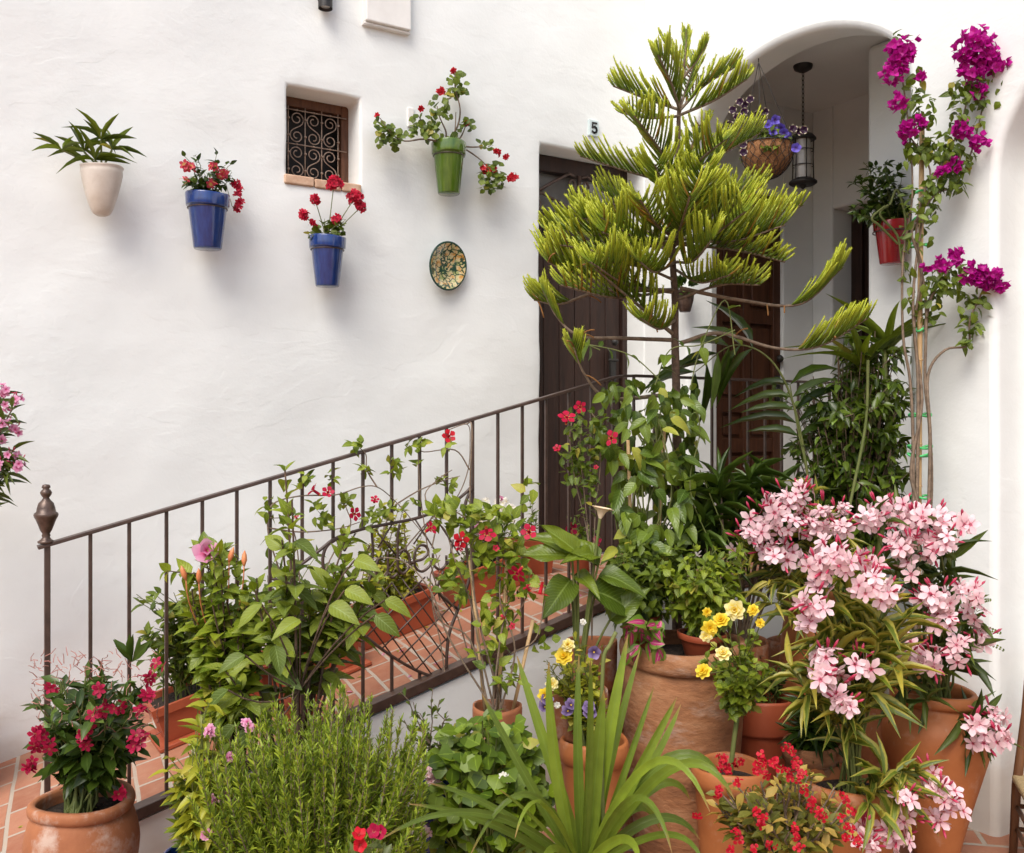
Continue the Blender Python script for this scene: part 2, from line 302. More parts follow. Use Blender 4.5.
# petals
M['p_ger'] = petalmat('petal_crimson', (.25, .0, .02), (.52, .004, .03), (.62, .015, .055))
M['p_red'] = petalmat('petal_red', (.35, .004, .01), (.56, .008, .018), (.6, .01, .03))
M['p_tiny'] = petalmat('petal_thorns', (.75, .3, .1), (.50, .006, .02), (.55, .008, .03), p=(.02, .18, .9))
M['p_mand'] = petalmat('petal_mandevilla', (.75, .35, .08), (.50, .006, .04), (.56, .01, .06), p=(.02, .2, .9))
M['p_coral'] = petalmat('petal_coral', (.75, .5, .12), (.62, .07, .10), (.62, .06, .10))
M['p_pink'] = petalmat('petal_pink', (.50, .04, .15), (.66, .24, .40), (.72, .40, .52))
M['p_olean'] = petalmat('petal_oleander', (.50, .02, .09), (.83, .50, .55), (.89, .65, .67), p=(.04, .20, .75), var=.08)
M['p_olean2'] = petalmat('petal_oleander_deep', (.45, .02, .10), (.68, .20, .38), (.78, .40, .55), p=(.05, .3, .85))
M['p_bud'] = petalmat('petal_bud', (.35, .02, .05), (.55, .03, .09), (.68, .12, .2))
M['p_boug'] = petalmat('bract_magenta', (.60, .03, .32), (.52, .006, .28), (.58, .01, .34), trans=.35)
M['p_yel'] = petalmat('petal_yellow', (.82, .36, .005), (.84, .55, .01), (.85, .66, .06))
M['p_yel2'] = petalmat('petal_pale_yellow', (.82, .42, .01), (.85, .64, .06), (.87, .80, .40))
M['p_pansy'] = petalmat('petal_pansy', (.75, .5, .03), (.035, .008, .06), (.30, .22, .42), p=(.03, .14, 1.0))
M['p_pansyw'] = petalmat('petal_pansy_edged', (.02, .004, .02), (.05, .01, .05), (.72, .66, .45), p=(.3, .72, .9))
M['p_petun'] = petalmat('petal_violet', (.06, .02, .14), (.13, .09, .52), (.20, .15, .66))
M['p_white'] = petalmat('petal_cream', (.8, .62, .1), (.82, .78, .66), (.85, .82, .74), p=(.02, .2, .9))
M['p_wine'] = petalmat('petal_wine', (.5, .2, .1), (.34, .004, .04), (.42, .010, .06), p=(.02, .2, .9))
# ================================================================== SETTING
YW = 4.0; XA = 3.32; YR = 3.01
def fbm(p, s): return noise.fractal(Vector(p) * s, 1.0, 2.0, 4)
def structure(o): o['kind'] = 'structure'; return o
# ground
mb = MB(); mb.box((-14, -14, -.3), (14, 14, 0)); g = structure(mb.build('ground', M['tile2'], smooth=False))
# ramp: white masonry body with paving sheet
mb = MB()
xs = [-.72, XL, 4.7]; zs = [0.003, ZL, ZL]
V = []
for x, z in zip(xs, zs):
    for y in (2.985, YW + .3): V += [(x, y, -.02), (x, y, z - .006 if x > -.7 else .003)]
V = np.array(V)
Fq = []
for i in range(2):
    a = i * 4; b2 = a + 4
    Fq += [(a, b2, b2 + 1, a + 1), (a + 2, a + 3, b2 + 3, b2 + 2), (a + 1, b2 + 1, b2 + 3, a + 3), (a, a + 2, b2 + 2, b2)]
Fq += [(0, 1, 3, 2), (8, 10, 11, 9)]
mb.add(V, np.array(Fq)); r_ = structure(mb.build('ramp', M['wall'], smooth=False))
mb = MB(); V = []
for x in (-.70, XL, 4.69):
    z = ramp_z(x) if x > -.6 else .006
    for y in (3.0, YW + .29): V += [(x, y, z - .034), (x, y, z)]
mb.add(np.array(V), np.array(Fq)); structure(mb.build('path', M['tile'], smooth=False))
# ---- house wall with window and door openings
WX0, WX1, WZ0, WZ1 = 1.328, 1.665, 2.555, 2.975
DX0, DX1, DZ1 = 2.636, 3.315, 2.925
wall = thing('house_wall', 'long white plastered wall behind the ramp with grilled window and dark door', 'wall', (0, YW, 0))
def glines(lo, hi, st, must):
    a = list(np.arange(lo, hi, st)) + [hi]
    a = [q for q in a if all(abs(q - m_) > st * .45 for m_ in must)] + list(must); return sorted(set(round(q, 5) for q in a))
gx = glines(-4.5, 3.33, .07, [WX0, WX1, DX0, DX1, -4.5, 3.33]); gz = glines(-.1, 4.6, .07, [WZ0, WZ1, DZ1, ZL, -.1, 4.6])
def hole(x, z): return (WX0 < x < WX1 and WZ0 < z < WZ1) or (DX0 < x < DX1 and z < DZ1)
def onop(x, z): return (WX0 - .001 <= x <= WX1 + .001 and WZ0 - .001 <= z <= WZ1 + .001) or (DX0 - .001 <= x and z <= DZ1 + .001)
V = []; idx = {}
for i, x in enumerate(gx):
    for j, z in enumerate(gz):
        d = .014 * fbm((x, 0, z), 1.1) + .004 * fbm((x, 3, z), 4.0)
        jx = .004 * fbm((x, 7, z), 5) if (WX0 - .001 <= x <= WX1 + .001) or abs(x - DX0) < .002 else 0
        idx[i, j] = len(V); V.append((x + jx, YW + d, z))
back = {}
Q = []; T_ = .17
def bk(i, j):
    if (i, j) not in back: back[i, j] = len(V); V.append((gx[i], YW + T_, gz[j]))
    return back[i, j]
for i in range(len(gx) - 1):
    for j in range(len(gz) - 1):
        cx, cz = (gx[i] + gx[i + 1]) / 2, (gz[j] + gz[j + 1]) / 2
        if hole(cx, cz): continue
        Q.append((idx[i, j], idx[i + 1, j], idx[i + 1, j + 1], idx[i, j + 1]))
        for (di, dj, a, b_) in ((-1, 0, (i, j), (i, j + 1)), (1, 0, (i + 1, j + 1), (i + 1, j)), (0, -1, (i + 1, j), (i, j)), (0, 1, (i, j + 1), (i + 1, j + 1))):
            ni, nj = i + di, j + dj
            if 0 <= ni < len(gx) - 1 and 0 <= nj < len(gz) - 1 and hole((gx[ni] + gx[ni + 1]) / 2, (gz[nj] + gz[nj + 1]) / 2):
                Q.append((idx[a], idx[b_], bk(*b_), bk(*a)))
mb = MB(); mb.add(np.array(V), np.array(Q))
w_ = mb.build('plaster_face', M['wall'], wall, smooth=True, bevel=.018)
mb = MB(); mb.box((-4.5, YW + .20, -.1), (WX0 - .03, YW + .32, 4.6)); mb.box((WX1 + .03, YW + .20, -.1), (DX0 - .03, YW + .32, 4.6)); mb.box((WX0 - .03, YW + .2, WZ1 + .03), (WX1 + .03, YW + .32, 4.6)); mb.box((WX0 - .03, YW + .2, -.1), (WX1 + .03, YW + .32, WZ0 - .05)); mb.box((DX0 - .03, YW + .2, DZ1 + .03), (3.33, YW + .32, 4.6)); mb.build('wall_core', M['wall'], wall, smooth=False)
# window: frame, scroll grille, sill
fy = YW + .135
mb = MB(); fw = .035
mb.box((WX0 - .02, fy, WZ0), (WX0 + fw - .01, fy + .05, WZ1 + .02)); mb.box((WX1 - fw, fy, WZ0), (WX1 + .02, fy + .05, WZ1 + .02)); mb.box((WX0 + fw - .012, fy + .002, WZ1 - .04), (WX1 - fw + .002, fy + .048, WZ1 + .018))
wf = mb.build('window', M['wood3'], wall, smooth=False, bevel=.004)
mb = MB(); mb.box((WX0 - .03, YW + .25, WZ0 - .03), (WX1 + .03, YW + .27, WZ1 + .05)); mb.build('dark_backing', M['dark'], wf, smooth=False)  # matte near-black sheet: shade of the unlit room put into its colour
mb = MB(); mb.box((WX0 - .012, YW - .012, WZ0 - .006), (WX0 + .12, YW + .17, WZ0 + .034)); mb.box((WX0 + .124, YW - .010, WZ0 - .008), (WX1 - .09, YW + .17, WZ0 + .031)); mb.box((WX1 - .086, YW - .012, WZ0 - .007), (WX1 + .004, YW + .17, WZ0 + .033)); mb.build('sill', M['brick'], wf, smooth=False, bevel=.006)
mb = MB(); bm2 = MB()
gx0, gx1, gz0, gz1 = WX0 + .048, WX1 - .055, WZ0 + .055, WZ1 - .06; gy = YW + .125
cols = [gx0 + (gx1 - gx0) * i / 3 for i in range(4)]; rows = [gz0, (gz0 + gz1) / 2, gz1]
def bar(mb_, a, b_, r=.0028, k=5): mb_.tube([a, (np.array(a) + np.array(b_)) / 2, b_], r, k)
for x in cols: bar(mb, (x, gy, gz0 - .02), (x, gy, gz1 + .015))
for z in rows: bar(mb, (gx0 - .03, gy - .003, z), (gx1 + .04, gy - .003, z))
cw = cols[1] - cols[0]; rh = (gz1 - gz0) / 4
def scroll(cx, cz, sgn, r):      # S shaped scroll filling two rows
    P = []
    for t in np.linspace(0, 1, 22):   # upper spiral to lower spiral
        a = 1.9 * 2 * PI * .5 * (1 - t) * 1.6; rr = r * (.28 + .72 * t)
        P.append((cx + sgn * rr * math.sin(a) * 1.0, gy - .001, cz + rh / 2 - rr * math.cos(a)))
    lo = [(2 * cx - p[0], p[1], 2 * cz - p[2]) for p in P[::-1]]
    return P[:-1] + [((P[-1][0] + lo[0][0]) / 2, gy, (P[-1][2] + lo[0][2]) / 2)] + lo[1:]
for i in range(3):
    for j in range(2):
        cx, cz = (cols[i] + cols[i + 1]) / 2, (rows[j] + rows[j + 1]) / 2
        mb.tube(scroll(cx, cz, 1 if (i + j) % 2 else -1, cw * .44), .0026, 5)
for x in cols:
    for z in (rows[0] + rh * .5, rows[0] + rh * 1.5, rows[1] + rh * .5, rows[1] + rh * 1.5):
        mb.lathe([(0, -.006), (.006, -.003), (.0065, 0), (.006, .003), (0, .006)], (x, gy - .004, z), 8)
for i in range(3):
    for z in rows: mb.lathe([(0, -.005), (.005, -.003), (.0055, 0), (.005, .003), (0, .005)], ((cols[i] + cols[i + 1]) / 2, gy - .004, z), 8)
mb.build('grille', M['scroll'], wf)
# door in the house wall
def plank_door(parent, x0, x1, z0, z1, y, transom, m):
    dr = None
    mb = MB(); fwd = .055
    mb.box((x0 - .01, y, z0), (x0 + .03, y + .07, z1)); mb.box((x1 - .03, y, z0), (x1 + .01, y + .07, z1)); mb.box((x0 + .031, y - .004, z1 - .085), (x1 - .031, y + .066, z1 - .001)); mb.box((x0 + .031, y - .006, transom - .035), (x1 - .031, y + .06, transom + .035))
    dr = mb.build('door', m, parent, smooth=False, bevel=.006)
    mb = MB(); n = 6; w = (x1 - x0 - .064) / n
    for i in range(n):
        a = x0 + .032 + i * w; mb.box((a + .002, y + .022, z0 + .01), (a + w - .003, y + .05, transom - .037))
    mb.box((x0 + .034, y + .03, z0 + .012), (x1 - .034, y + .055, transom - .04))
    mb.build('leaf_panel', m, dr, smooth=False, bevel=.004)
    mb = MB(); mb.box((x0 + .03, y + .045, transom + .036), (x1 - .03, y + .05, z1 - .086)); mb.build('transom_pane', M['darkglass'], dr, smooth=False)
    return dr
d1 = plank_door(wall, DX0, DX1, ZL, DZ1, YW + .15, 2.60, M['wood'])
mb = MB(); zc_, xc_, yy = 2.735, (DX0 + DX1) / 2, YW + .14; hw = .30
mb.tube([(xc_ - .005, yy, 2.64), (xc_, yy, 2.74), (xc_ + .004, yy, 2.84)], .013, 6)
for s_ in (-1, 1):
    mb.tube([(xc_ + s_ * .02, yy, 2.83), (xc_ + s_ * .06, yy, 2.845), (xc_ + s_ * .16, yy, 2.79), (xc_ + s_ * hw, yy, 2.70)], .009, 6)
    mb.tube([(xc_ + s_ * .03, yy, 2.65), (xc_ + s_ * .14, yy, 2.69), (xc_ + s_ * .24, yy, 2.72), (xc_ + s_ * hw, yy, 2.69)], .009, 6)
    for cz_, rr in ((2.78, .032), (2.70, .026), (2.745, .018)):
        mb.tube([(xc_ + s_ * (.045 + rr * .6 * math.cos(a)), yy - .003, cz_ + rr * math.sin(a)) for a in np.linspace(0, 5.2, 12)], .0075, 6)
    mb.tube([(xc_ + s_ * (hw - .03 + .025 * math.cos(a)), yy, 2.66 + .03 * math.sin(a)) for a in np.linspace(0, 5.2, 10)], .0075, 6)
mb.build('scrollwork', M['bronze'], d1)
mb = MB(); mb.box((3.19, YW + .135, 1.74), (3.225, YW + .152, 1.92)); mb.tube([(3.207, YW + .13, 1.86), (3.207, YW + .10, 1.86), (3.20, YW + .09, 1.86), (3.14, YW + .09, 1.86)], .007, 6); mb.lathe([(0, 0), (.016, .003), (.02, .015), (.012, .03), (0, .034)], (3.207, YW + .135, 1.96), 12, (0, -1, 0)); mb.build('handle', M['black'], d1, bevel=.001)
# house number tile: 5
p5 = Yp(594, 128, YW - .012); a5 = .034
mb = MB(); mb.box((p5[0] - .032, YW - .014, p5[2] - .042), (p5[0] + .032, YW + .01, p5[2] + .042)); nt5 = mb.build('number_tile', noisemat('number_tile', [(.3, (.46, .56, .56)), (.7, (.62, .70, .69))], 20, .3, 0), wall, smooth=False, bevel=.003); nt5['label'] = 'small pale tile reading 5'
def stroke2d(mb_, pts, w, y, org):      # flat lettering with thickness
    P = [np.array([org[0] + x, y, org[2] + z]) for x, z in pts]
    for a, b_ in zip(P[:-1], P[1:]):
        t = nrm(b_ - a); n_ = np.array([-t[2], 0, t[0]]) * w / 2; e = t * w * .35
        q = [a - n_ - e, b_ - n_ + e, b_ + n_ + e, a + n_ - e]; mb_.add(np.array([v + np.array([0, dy, 0]) for dy in (0, -.003) for v in q]), np.array([[4, 5, 6, 7], [0, 4, 7, 3][::1], [1, 2, 6, 5], [0, 1, 5, 4], [3, 7, 6, 2]]))
mb = MB(); stroke2d(mb, [(.015, .025), (-.011, .025)], .009, YW - .0145, p5); stroke2d(mb, [(-.011, .025), (-.013, .001)], .009, YW - .0149, p5)
stroke2d(mb, [(-.013, .001), (.002, .006), (.012, .0), (.015, -.010), (.010, -.022), (-.002, -.026), (-.014, -.020)], .010, YW - .0153, p5)
mb.build('numeral', M['black'], nt5, smooth=False)
# ---- arcade wall (x = XA) with two arches
arc = thing('arcade_wall', 'white plastered wall with an arched opening and its pillar at the right', 'wall', (XA, 3, 0))
T1, T2 = .16, .30
A1 = dict(c=3.02, hw=.638, z0=0.0, sp=2.86, b=.395, t=T1); A2 = dict(c=1.36, hw=.655, z0=0.0, sp=2.42, b=.50, t=T2)
def contour(A, e=0, n=28):   # outline from bottom left (high y) over to bottom right (low y)
    P = [(A['c'] + A['hw'] + e, z) for z in np.linspace(A['z0'], A['sp'], 8)[:-1]]
    P += [(A['c'] + (A['hw'] + e) * math.cos(a), A['sp'] + (A['b'] + e) * math.sin(a)) for a in np.linspace(0, PI, n)]
    P += [(A['c'] - A['hw'] - e, z) for z in np.linspace(A['sp'], A['z0'], 8)[1:]]
    return np.array([(y + .006 * fbm((y, z, 1), 3.0), z + .006 * fbm((y, z, 5), 3.0)) for y, z in P])
mb = MB(); TOP = 4.6; ER = .03
def face_strip(P, x, flip):
    P3 = [(x, p[0], p[1]) for p in P]
    n = len(P)
    # above the arch and straight pieces: connect outline to the top edge (only where z rises)
    V = []; 
    for p in P: V += [(x, p[0], p[1]), (x, p[0], TOP)]
    Q = [(2 * i, 2 * i + 1, 2 * i + 3, 2 * i + 2) for i in range(7, n - 8)]
    mb.add(np.array(V), np.array(Q))
def blk(x, y0, y1, z0=-.02):
    ys = np.linspace(y0, y1, max(2, int(abs(y1 - y0) / .1) + 1)); zz = np.linspace(z0, TOP, 40)
    V = [(x, y, z) for y in ys for z in zz]; nz_ = len(zz)
    Q = [(i * nz_ + j, (i + 1) * nz_ + j, (i + 1) * nz_ + j + 1, i * nz_ + j + 1) for i in range(len(ys) - 1) for j in range(nz_ - 1)]
    mb.add(np.array(V), np.array(Q))
allc = {}
for nm, A in (('a', A1), ('b', A2)):
    Pe = contour(A, ER); Pi = contour(A, 0); t = A['t']
    face_strip(Pe, XA, 0); face_strip(Pi, XA + t, 1)
    layers = []
    for a in np.linspace(0, PI / 2, 5): layers.append((XA + ER * (1 - math.cos(a)), Pe + (Pi - Pe) * math.sin(a)))
    for x in np.linspace(XA + ER, XA + t, 4)[1:]: layers.append((x, Pi))
    V = np.concatenate([np.column_stack([np.full(len(P), x), P]) for x, P in layers]); n = len(Pe)
    Q = [(l * n + i, l * n + i + 1, (l + 1) * n + i + 1, (l + 1) * n + i) for l in range(len(layers) - 1) for i in range(n - 1)]
    mb.add(V, np.array(Q)); allc[nm] = (Pe, Pi)
def yb(k, side, e): P = allc[k][0 if e else 1]; return P[0][0] if side else P[-1][0]
def sidepiece(x, Pl, Pr):      # surface between two outlines' vertical edges (or a straight border)
    zs_ = np.linspace(0, 1, 30)
    V = []; 
    def at(P, z):
        if np.isscalar(P): return P
        ar = P[np.argsort(P[:, 1])]; return float(np.interp(z, ar[:, 1], ar[:, 0]))
    for z in list(np.linspace(-.02, 2.40, 30)): V += [(x, at(Pl, z), z), (x, at(Pr, z), z)]
    mb.add(np.array(V), np.array([(2 * i, 2 * i + 1, 2 * i + 3, 2 * i + 2) for i in range(29)]))
L1 = allc['a'][0][:8]; R1 = allc['a'][0][-8:]; L2 = allc['b'][0][:8]; R2 = allc['b'][0][-8:]
def edgepiece(x, Pl, Pr, yl, yr, TOPz):
    zs_ = np.linspace(-.02, TOPz, 46); V = []
    for z in zs_:
        a = yl if Pl is None else (np.interp(z, np.sort(Pl[:, 1]), Pl[np.argsort(Pl[:, 1]), 0]) if z <= Pl[:, 1].max() else Pl[np.argmax(Pl[:, 1]), 0])
        b_ = yr if Pr is None else (np.interp(z, np.sort(Pr[:, 1]), Pr[np.argsort(Pr[:, 1]), 0]) if z <= Pr[:, 1].max() else Pr[np.argmax(Pr[:, 1]), 0])
        m_ = (a + b_) / 2; V += [(x, a, z), (x + .004 * fbm((x, m_, z), 2), m_, z), (x, b_, z)]
    mb.add(np.array(V), np.array([(3 * i + k, 3 * i + 1 + k, 3 * i + 4 + k, 3 * i + 3 + k) for i in range(45) for k in (0, 1)]))
edgepiece(XA, None, L1, 4.02, 0, TOP); edgepiece(XA, R1, L2, 0, 0, TOP); edgepiece(XA, R2, None, 0, -5, TOP)
mb.build('plaster_face', M['wall'], arc)
mb = MB(); edgepiece(XA + T1, None, allc['a'][1][:8], 4.02, 0, TOP); edgepiece(XA + T1 + .002, allc['a'][1][-8:], None, 0, 2.06, TOP); edgepiece(XA + T2, None, allc['b'][1][:8], 2.30, 0, TOP); edgepiece(XA + T2, allc['b'][1][-8:], None, 0, -5, TOP)
mb.build('wall_back', M['wall'], arc)
mb = MB(); mb.box((XA + .0, -5, 4.6), (XA + T2, YW, 4.64)); mb.build('coping', M['wall'], arc, smooth=False)
# ---- porch behind the first arch
XB = 4.58; YS = 3.95; ZC = 3.40
por = thing('porch', 'shaded white porch behind the arch with a panelled brown door', 'porch', (XB, YS, ZL))
mb = MB()
PDx0, PDx1, PDz = 3.80, 4.33, 2.86
mb.box((3.49, YS, 0), (PDx0, YS + .15, ZC + .1)); mb.box((PDx1, YS + .0, 0), (XB + .3, YS + .15, ZC + .1)); mb.box((PDx0, YS, PDz), (PDx1, YS + .15, ZC + .1)); mb.build('side_wall', M['wall'], por, smooth=False, bevel=.01)
# panelled door
mb = MB(); mb.box((PDx0, YS + .045, ZL), (PDx1, YS + .075, PDz))
for x in (PDx0 + .0, PDx1 - .06): mb.box((x, YS + .02, ZL), (x + .06, YS + .05, PDz))
mb.box((PDx0 + .225, YS + .022, ZL), (PDx0 + .285, YS + .05, PDz))
for z in (ZL, ZL + .55, ZL + .78, ZL + 1.3, PDz - .08): mb.box((PDx0 + .06, YS + .024, z), (PDx1 - .06, YS + .05, z + .08))
pd = mb.build('door', M['wood2'], por, smooth=False, bevel=.004)
mb = MB()
zz = [ZL + .08, ZL + .55, ZL + .63, ZL + .78, ZL + .86, ZL + 1.3, ZL + 1.38, PDz - .08]
for x0, x1 in ((PDx0 + .06, PDx0 + .225), (PDx0 + .285, PDx1 - .06)):
    for k in range(0, 8, 2): mb.box((x0 + .022, YS + .032, zz[k] + .022), (x1 - .022, YS + .05, zz[k + 1] - .022))
mb.build('panel', M['wood2'], pd, smooth=False, bevel=.006)
mb = MB(); mb.box((PDx1 - .05, YS + .006, 1.62), (PDx1 - .018, YS + .021, 1.80)); mb.tube([(PDx1 - .034, YS + .005, 1.75), (PDx1 - .034, YS - .03, 1.75), (PDx1 - .06, YS - .035, 1.74), (PDx1 - .11, YS - .033, 1.74)], .008, 6); mb.lathe([(0, 0), (.02, .004), (.024, .016), (.01, .034), (0, .036)], (PDx1 - .034, YS + .006, 1.90), 12, (0, -1, 0)); mb.build('handle', M['black'], pd)
# back wall with recessed doorway
by1, by0, bz = 3.80, 3.00, 2.79
mb = MB(); mb.box((XB, by1, 0), (XB + .3, YS, ZC + .1)); mb.box((XB, by0, bz), (XB + .3, by1, ZC + .1)); mb.box((XB, 1.2, 0), (XB + .3, by0, ZC + .1)); mb.build('back_wall', M['wall'], por, smooth=False, bevel=.015)
mb = MB(); mb.box((XB + .17, by0 - .0, ZL), (XB + .21, by1, bz)); mb.box((XB + .14, by1 - .10, ZL), (XB + .17, by1 - .03, bz)); mb.box((XB + .15, by0 + .02, ZL), (XB + .17, by1 - .13, bz - .03))
dd = mb.build('inner_door', M['wood'], por, smooth=False, bevel=.004); dd['label'] = 'dark door set in the deep recess'
mb = MB(); mb.box((XA + T1 + .0025, 1.1, ZC), (XB + .3, YS + .15, ZC + .1)); mb.build('ceiling', M['wall'], por, smooth=False)
mb = MB(); mb.box((4.0, 2.25, 0), (XB - .003, 3.108, ZC - .002)); mb.build('pier', M['wall'], por, smooth=False, bevel=.03)
mb = MB(); mb.box((3.50, 1.9, .0), (4.0, 2.25, ZC - .004)); mb.build('end_wall', M['wall'], por, smooth=False)
# passage behind the second arch
pas = thing('passage', 'white plastered passage behind the right hand arch beside the chair', 'passage', (4.7, 1, 0))
mb = MB(); mb.box((4.7, -2, 0), (4.9, 1.88, 3.4)); mb.build('back_wall', M['wall'], pas, smooth=False)
mb = MB(); mb.box((XA + T2 + .003, -2, 3.1), (4.7, 1.88, 3.2)); mb.build('ceiling', M['wall'], pas, smooth=False)
# ================================================================== RAILING
rail = thing('iron_railing', 'brown wrought iron railing with scroll panel climbing beside the tiled ramp', 'railing', (.3, YR, ramp_z(.3)))
def hz(x): return .80 + .872 + .033 - .262 * max(0, XL - x) if x < XL else 1.705 - .0 * (x - XL)
x0r = .292
mb = MB()
pts = [(x, YR, hz(x)) for x in [x0r - .02, .8, 1.3, 1.8, 2.25]] + [(2.33, YR, hz(2.33)), (2.38, YR, 1.702), (2.44, YR, 1.705)] + [(x, YR, 1.705) for x in (3.0, 3.5, 3.97)]
P = np.array(pts)
def flatbar(mb_, P, w, h):
    P = np.asarray(P, float); V = []
    for i, p in enumerate(P):
        t = nrm(P[min(i + 1, len(P) - 1)] - P[max(i - 1, 0)]); n_ = np.array([-t[2], 0, t[0]])
        for a, b_ in ((-1, -1), (1, -1), (1, 1), (-1, 1)): V.append(p + np.array([0, a * w / 2, 0]) + n_ * b_ * h / 2)
    Q = [(i * 4 + j, i * 4 + (j + 1) % 4, (i + 1) * 4 + (j + 1) % 4, (i + 1) * 4 + j) for i in range(len(P) - 1) for j in range(4)] + [(3, 2, 1, 0), tuple(len(V) - 4 + q for q in range(4))]
    mb_.add(np.array(V), np.array(Q))
flatbar(mb, P, .032, .011); mb.build('handrail', M['iron'], rail, smooth=False, bevel=.002)
mb = MB(); flatbar(mb, [(x, YR - .012, ramp_z(x) + .028) for x in (x0r - .01, .8, 1.4, 1.9, XL - .02, XL + .03, 3.0, 3.97)], .05, .034); mb.build('bottom_rail', M['iron'], rail, smooth=False, bevel=.003)
def at(px, py): return Yp(px, py, YR)
upc = [(271, 577), (297, 566), (320, 549), (335, 538), (361, 529), (391, 523), (419, 517), (446, 506), (462, 495), (471, 486)]
loc_ = [(271, 578), (300, 588), (337, 611), (361, 633), (390, 655), (418, 671), (445, 680)]
upx = [at(*q)[0] for q in upc]; upz = [at(*q)[2] for q in upc]; lox = [at(*q)[0] for q in loc_]; loz = [at(*q)[2] for q in loc_]
nb = 34
def balu(segs):
    mb = MB()
    for x, z0, z1 in segs: mb.box((x - .0052, YR - .0052, z0), (x + .0052, YR + .0052, z1))
    mb.build('baluster', M['iron'], rail, smooth=False, bevel=.0015)
for i in range(1, nb):
    x = .304 + i * .1067
    zb, zt = ramp_z(x) + .04, hz(x) - .004
    if upx[0] < x < upx[-1] - .02 and 6 < i < 14:
        zu = float(np.interp(x, upx, upz));
        if x > lox[-1] and i > 12: balu([(x, zb, zt)])
        else:
            balu([(x, zu, zt)])
            if lox[0] < x < lox[-1]: balu([(x, zb, float(np.interp(x, lox, loz)))])
    else: balu([(x, zb, zt)])
for i in (4, 14):   # brackets running down the stringer
    x = .304 + i * .1067 - .03; mb = MB(); mb.box((x - .008, 2.968, ramp_z(x) - .17), (x + .008, 2.99, ramp_z(x) + .03)); mb.build('bracket', M['iron'], rail, smooth=False, bevel=.001)
# newel post with turned finial
mb = MB(); xn = .297; mb.box((xn - .008, YR - .008, ramp_z(xn) - .01), (xn + .008, YR + .008, hz(xn) - .004)); npst = mb.build('newel_post', M['iron'], rail, smooth=False, bevel=.002)
mb = MB(); zf = hz(xn) + .005; k = .165
pr = [(0, 0), (.021, 0), (.023, .03), (.015, .06), (.010, .10), (.012, .13), (.010, .16), (.016, .22), (.022, .32), (.027, .40), (.031, .44), (.033, .48), (.031, .51), (.026, .53), (.024, .60), (.020, .68), (.012, .73), (.008, .77), (.014, .82), (.016, .86), (.012, .90), (.008, .92), (.012, .95), (.009, .99), (0, 1.0)]
mb.lathe([(r, z * k * 1.02) for r, z in pr], (xn - .003, YR, zf), 20); mb.build('finial', M['bronze'], npst)
# scroll panel
mb = MB()
def cr(pts, n=6):
    P = np.array(pts, float); P = np.vstack([2 * P[0] - P[1], P, 2 * P[-1] - P[-2]]); out = []
    for i in range(1, len(P) - 2):
        for t in np.linspace(0, 1, n, endpoint=False):
            a, b_, c, d = P[i - 1:i + 3]; out.append(.5 * ((2 * b_) + (c - a) * t + (2 * a - 5 * b_ + 4 * c - d) * t * t + (3 * b_ - a - 3 * c + d) * t ** 3))
    out.append(P[-2]); return np.array(out)
def wr(pts, r=.0048, dy=0, smooth=True):
    Q = cr(pts) if smooth and len(pts) > 2 else pts
    if len(Q) < 3: Q = [Q[0], ((Q[0][0] + Q[1][0]) / 2, (Q[0][1] + Q[1][1]) / 2), Q[1]]
    mb.tube([at(*q) + np.array([0, dy, 0]) for q in Q], r, 6)
wr(upc, .0055, -.008); wr(loc_, .0055, -.008); wr([(471, 487), (464, 505), (463, 530), (467, 560), (468, 579), (459, 604), (449, 630), (446, 651), (445, 680)], .0065, -.008); wr([(337, 538), (326, 546), (322, 558), (323, 572)], .0055, -.008)
frame = mb.build('scroll_panel', M['iron'], rail)
mb = MB()
for s_ in ([(370, 530), (371, 545), (371, 558), (370, 572), (365, 587)], [(386, 551), (386, 572), (381, 578), (375.6, 573.5), (374.5, 565), (377, 558)], [(386, 572), (390, 577), (396, 573)],
           [(398, 524), (396, 535.6), (396, 553), (396.5, 567), (401, 573), (407, 567), (407.5, 556), (402.5, 549.6), (396, 553)], [(408, 562), (411, 562), (413, 561)],
           [(412.5, 561), (421, 558.5), (426.5, 552), (423.5, 545.5), (416.5, 546), (412.6, 555), (413.4, 566), (419.5, 571), (426.5, 567), (431, 560)],
           [(431, 553), (432, 564), (438, 569), (444, 564), (444.5, 555)], [(444, 564), (449, 560), (451, 555)], [(451, 539), (449.5, 555), (456.5, 563), (462, 560)], [(441.5, 570), (436, 586.5), (439, 595), (455, 608)]):
    wr(s_, .0050, -.014)
mb.build('lettering', M['iron'], frame)
mb = MB(); poly = [(318, 599), (337, 611), (361, 633), (390, 655), (418, 671), (445, 680), (446, 651), (449, 630), (458, 605), (438, 588), (430, 577), (412, 576), (385, 584), (362, 590), (335, 588)]
def clip(p, d):
    ts = []
    for (x1, y1), (x2, y2) in zip(poly, poly[1:] + poly[:1]):
        ex, ey = x2 - x1, y2 - y1; den = d[0] * ey - d[1] * ex
        if abs(den) < 1e-9: continue
        t = ((x1 - p[0]) * ey - (y1 - p[1]) * ex) / den; u = ((x1 - p[0]) * d[1] - (y1 - p[1]) * d[0]) / den
        if 0 <= u <= 1: ts.append(t)
    ts.sort()
    return [((p[0] + d[0] * a, p[1] + d[1] * a), (p[0] + d[0] * b_, p[1] + d[1] * b_)) for a, b_ in zip(ts[::2], ts[1::2]) if b_ - a > .05]
for k in range(-3, 8):
    for a, b_ in clip((352 + 15.5 * k, 600 + 3.5 * k), (.58, .81)): wr([a, b_], .0028, -.004)
    for a, b_ in clip((350 + 13.5 * k, 596 + 14 * k), (.70, -.71)): wr([a, b_], .0028, -.011)
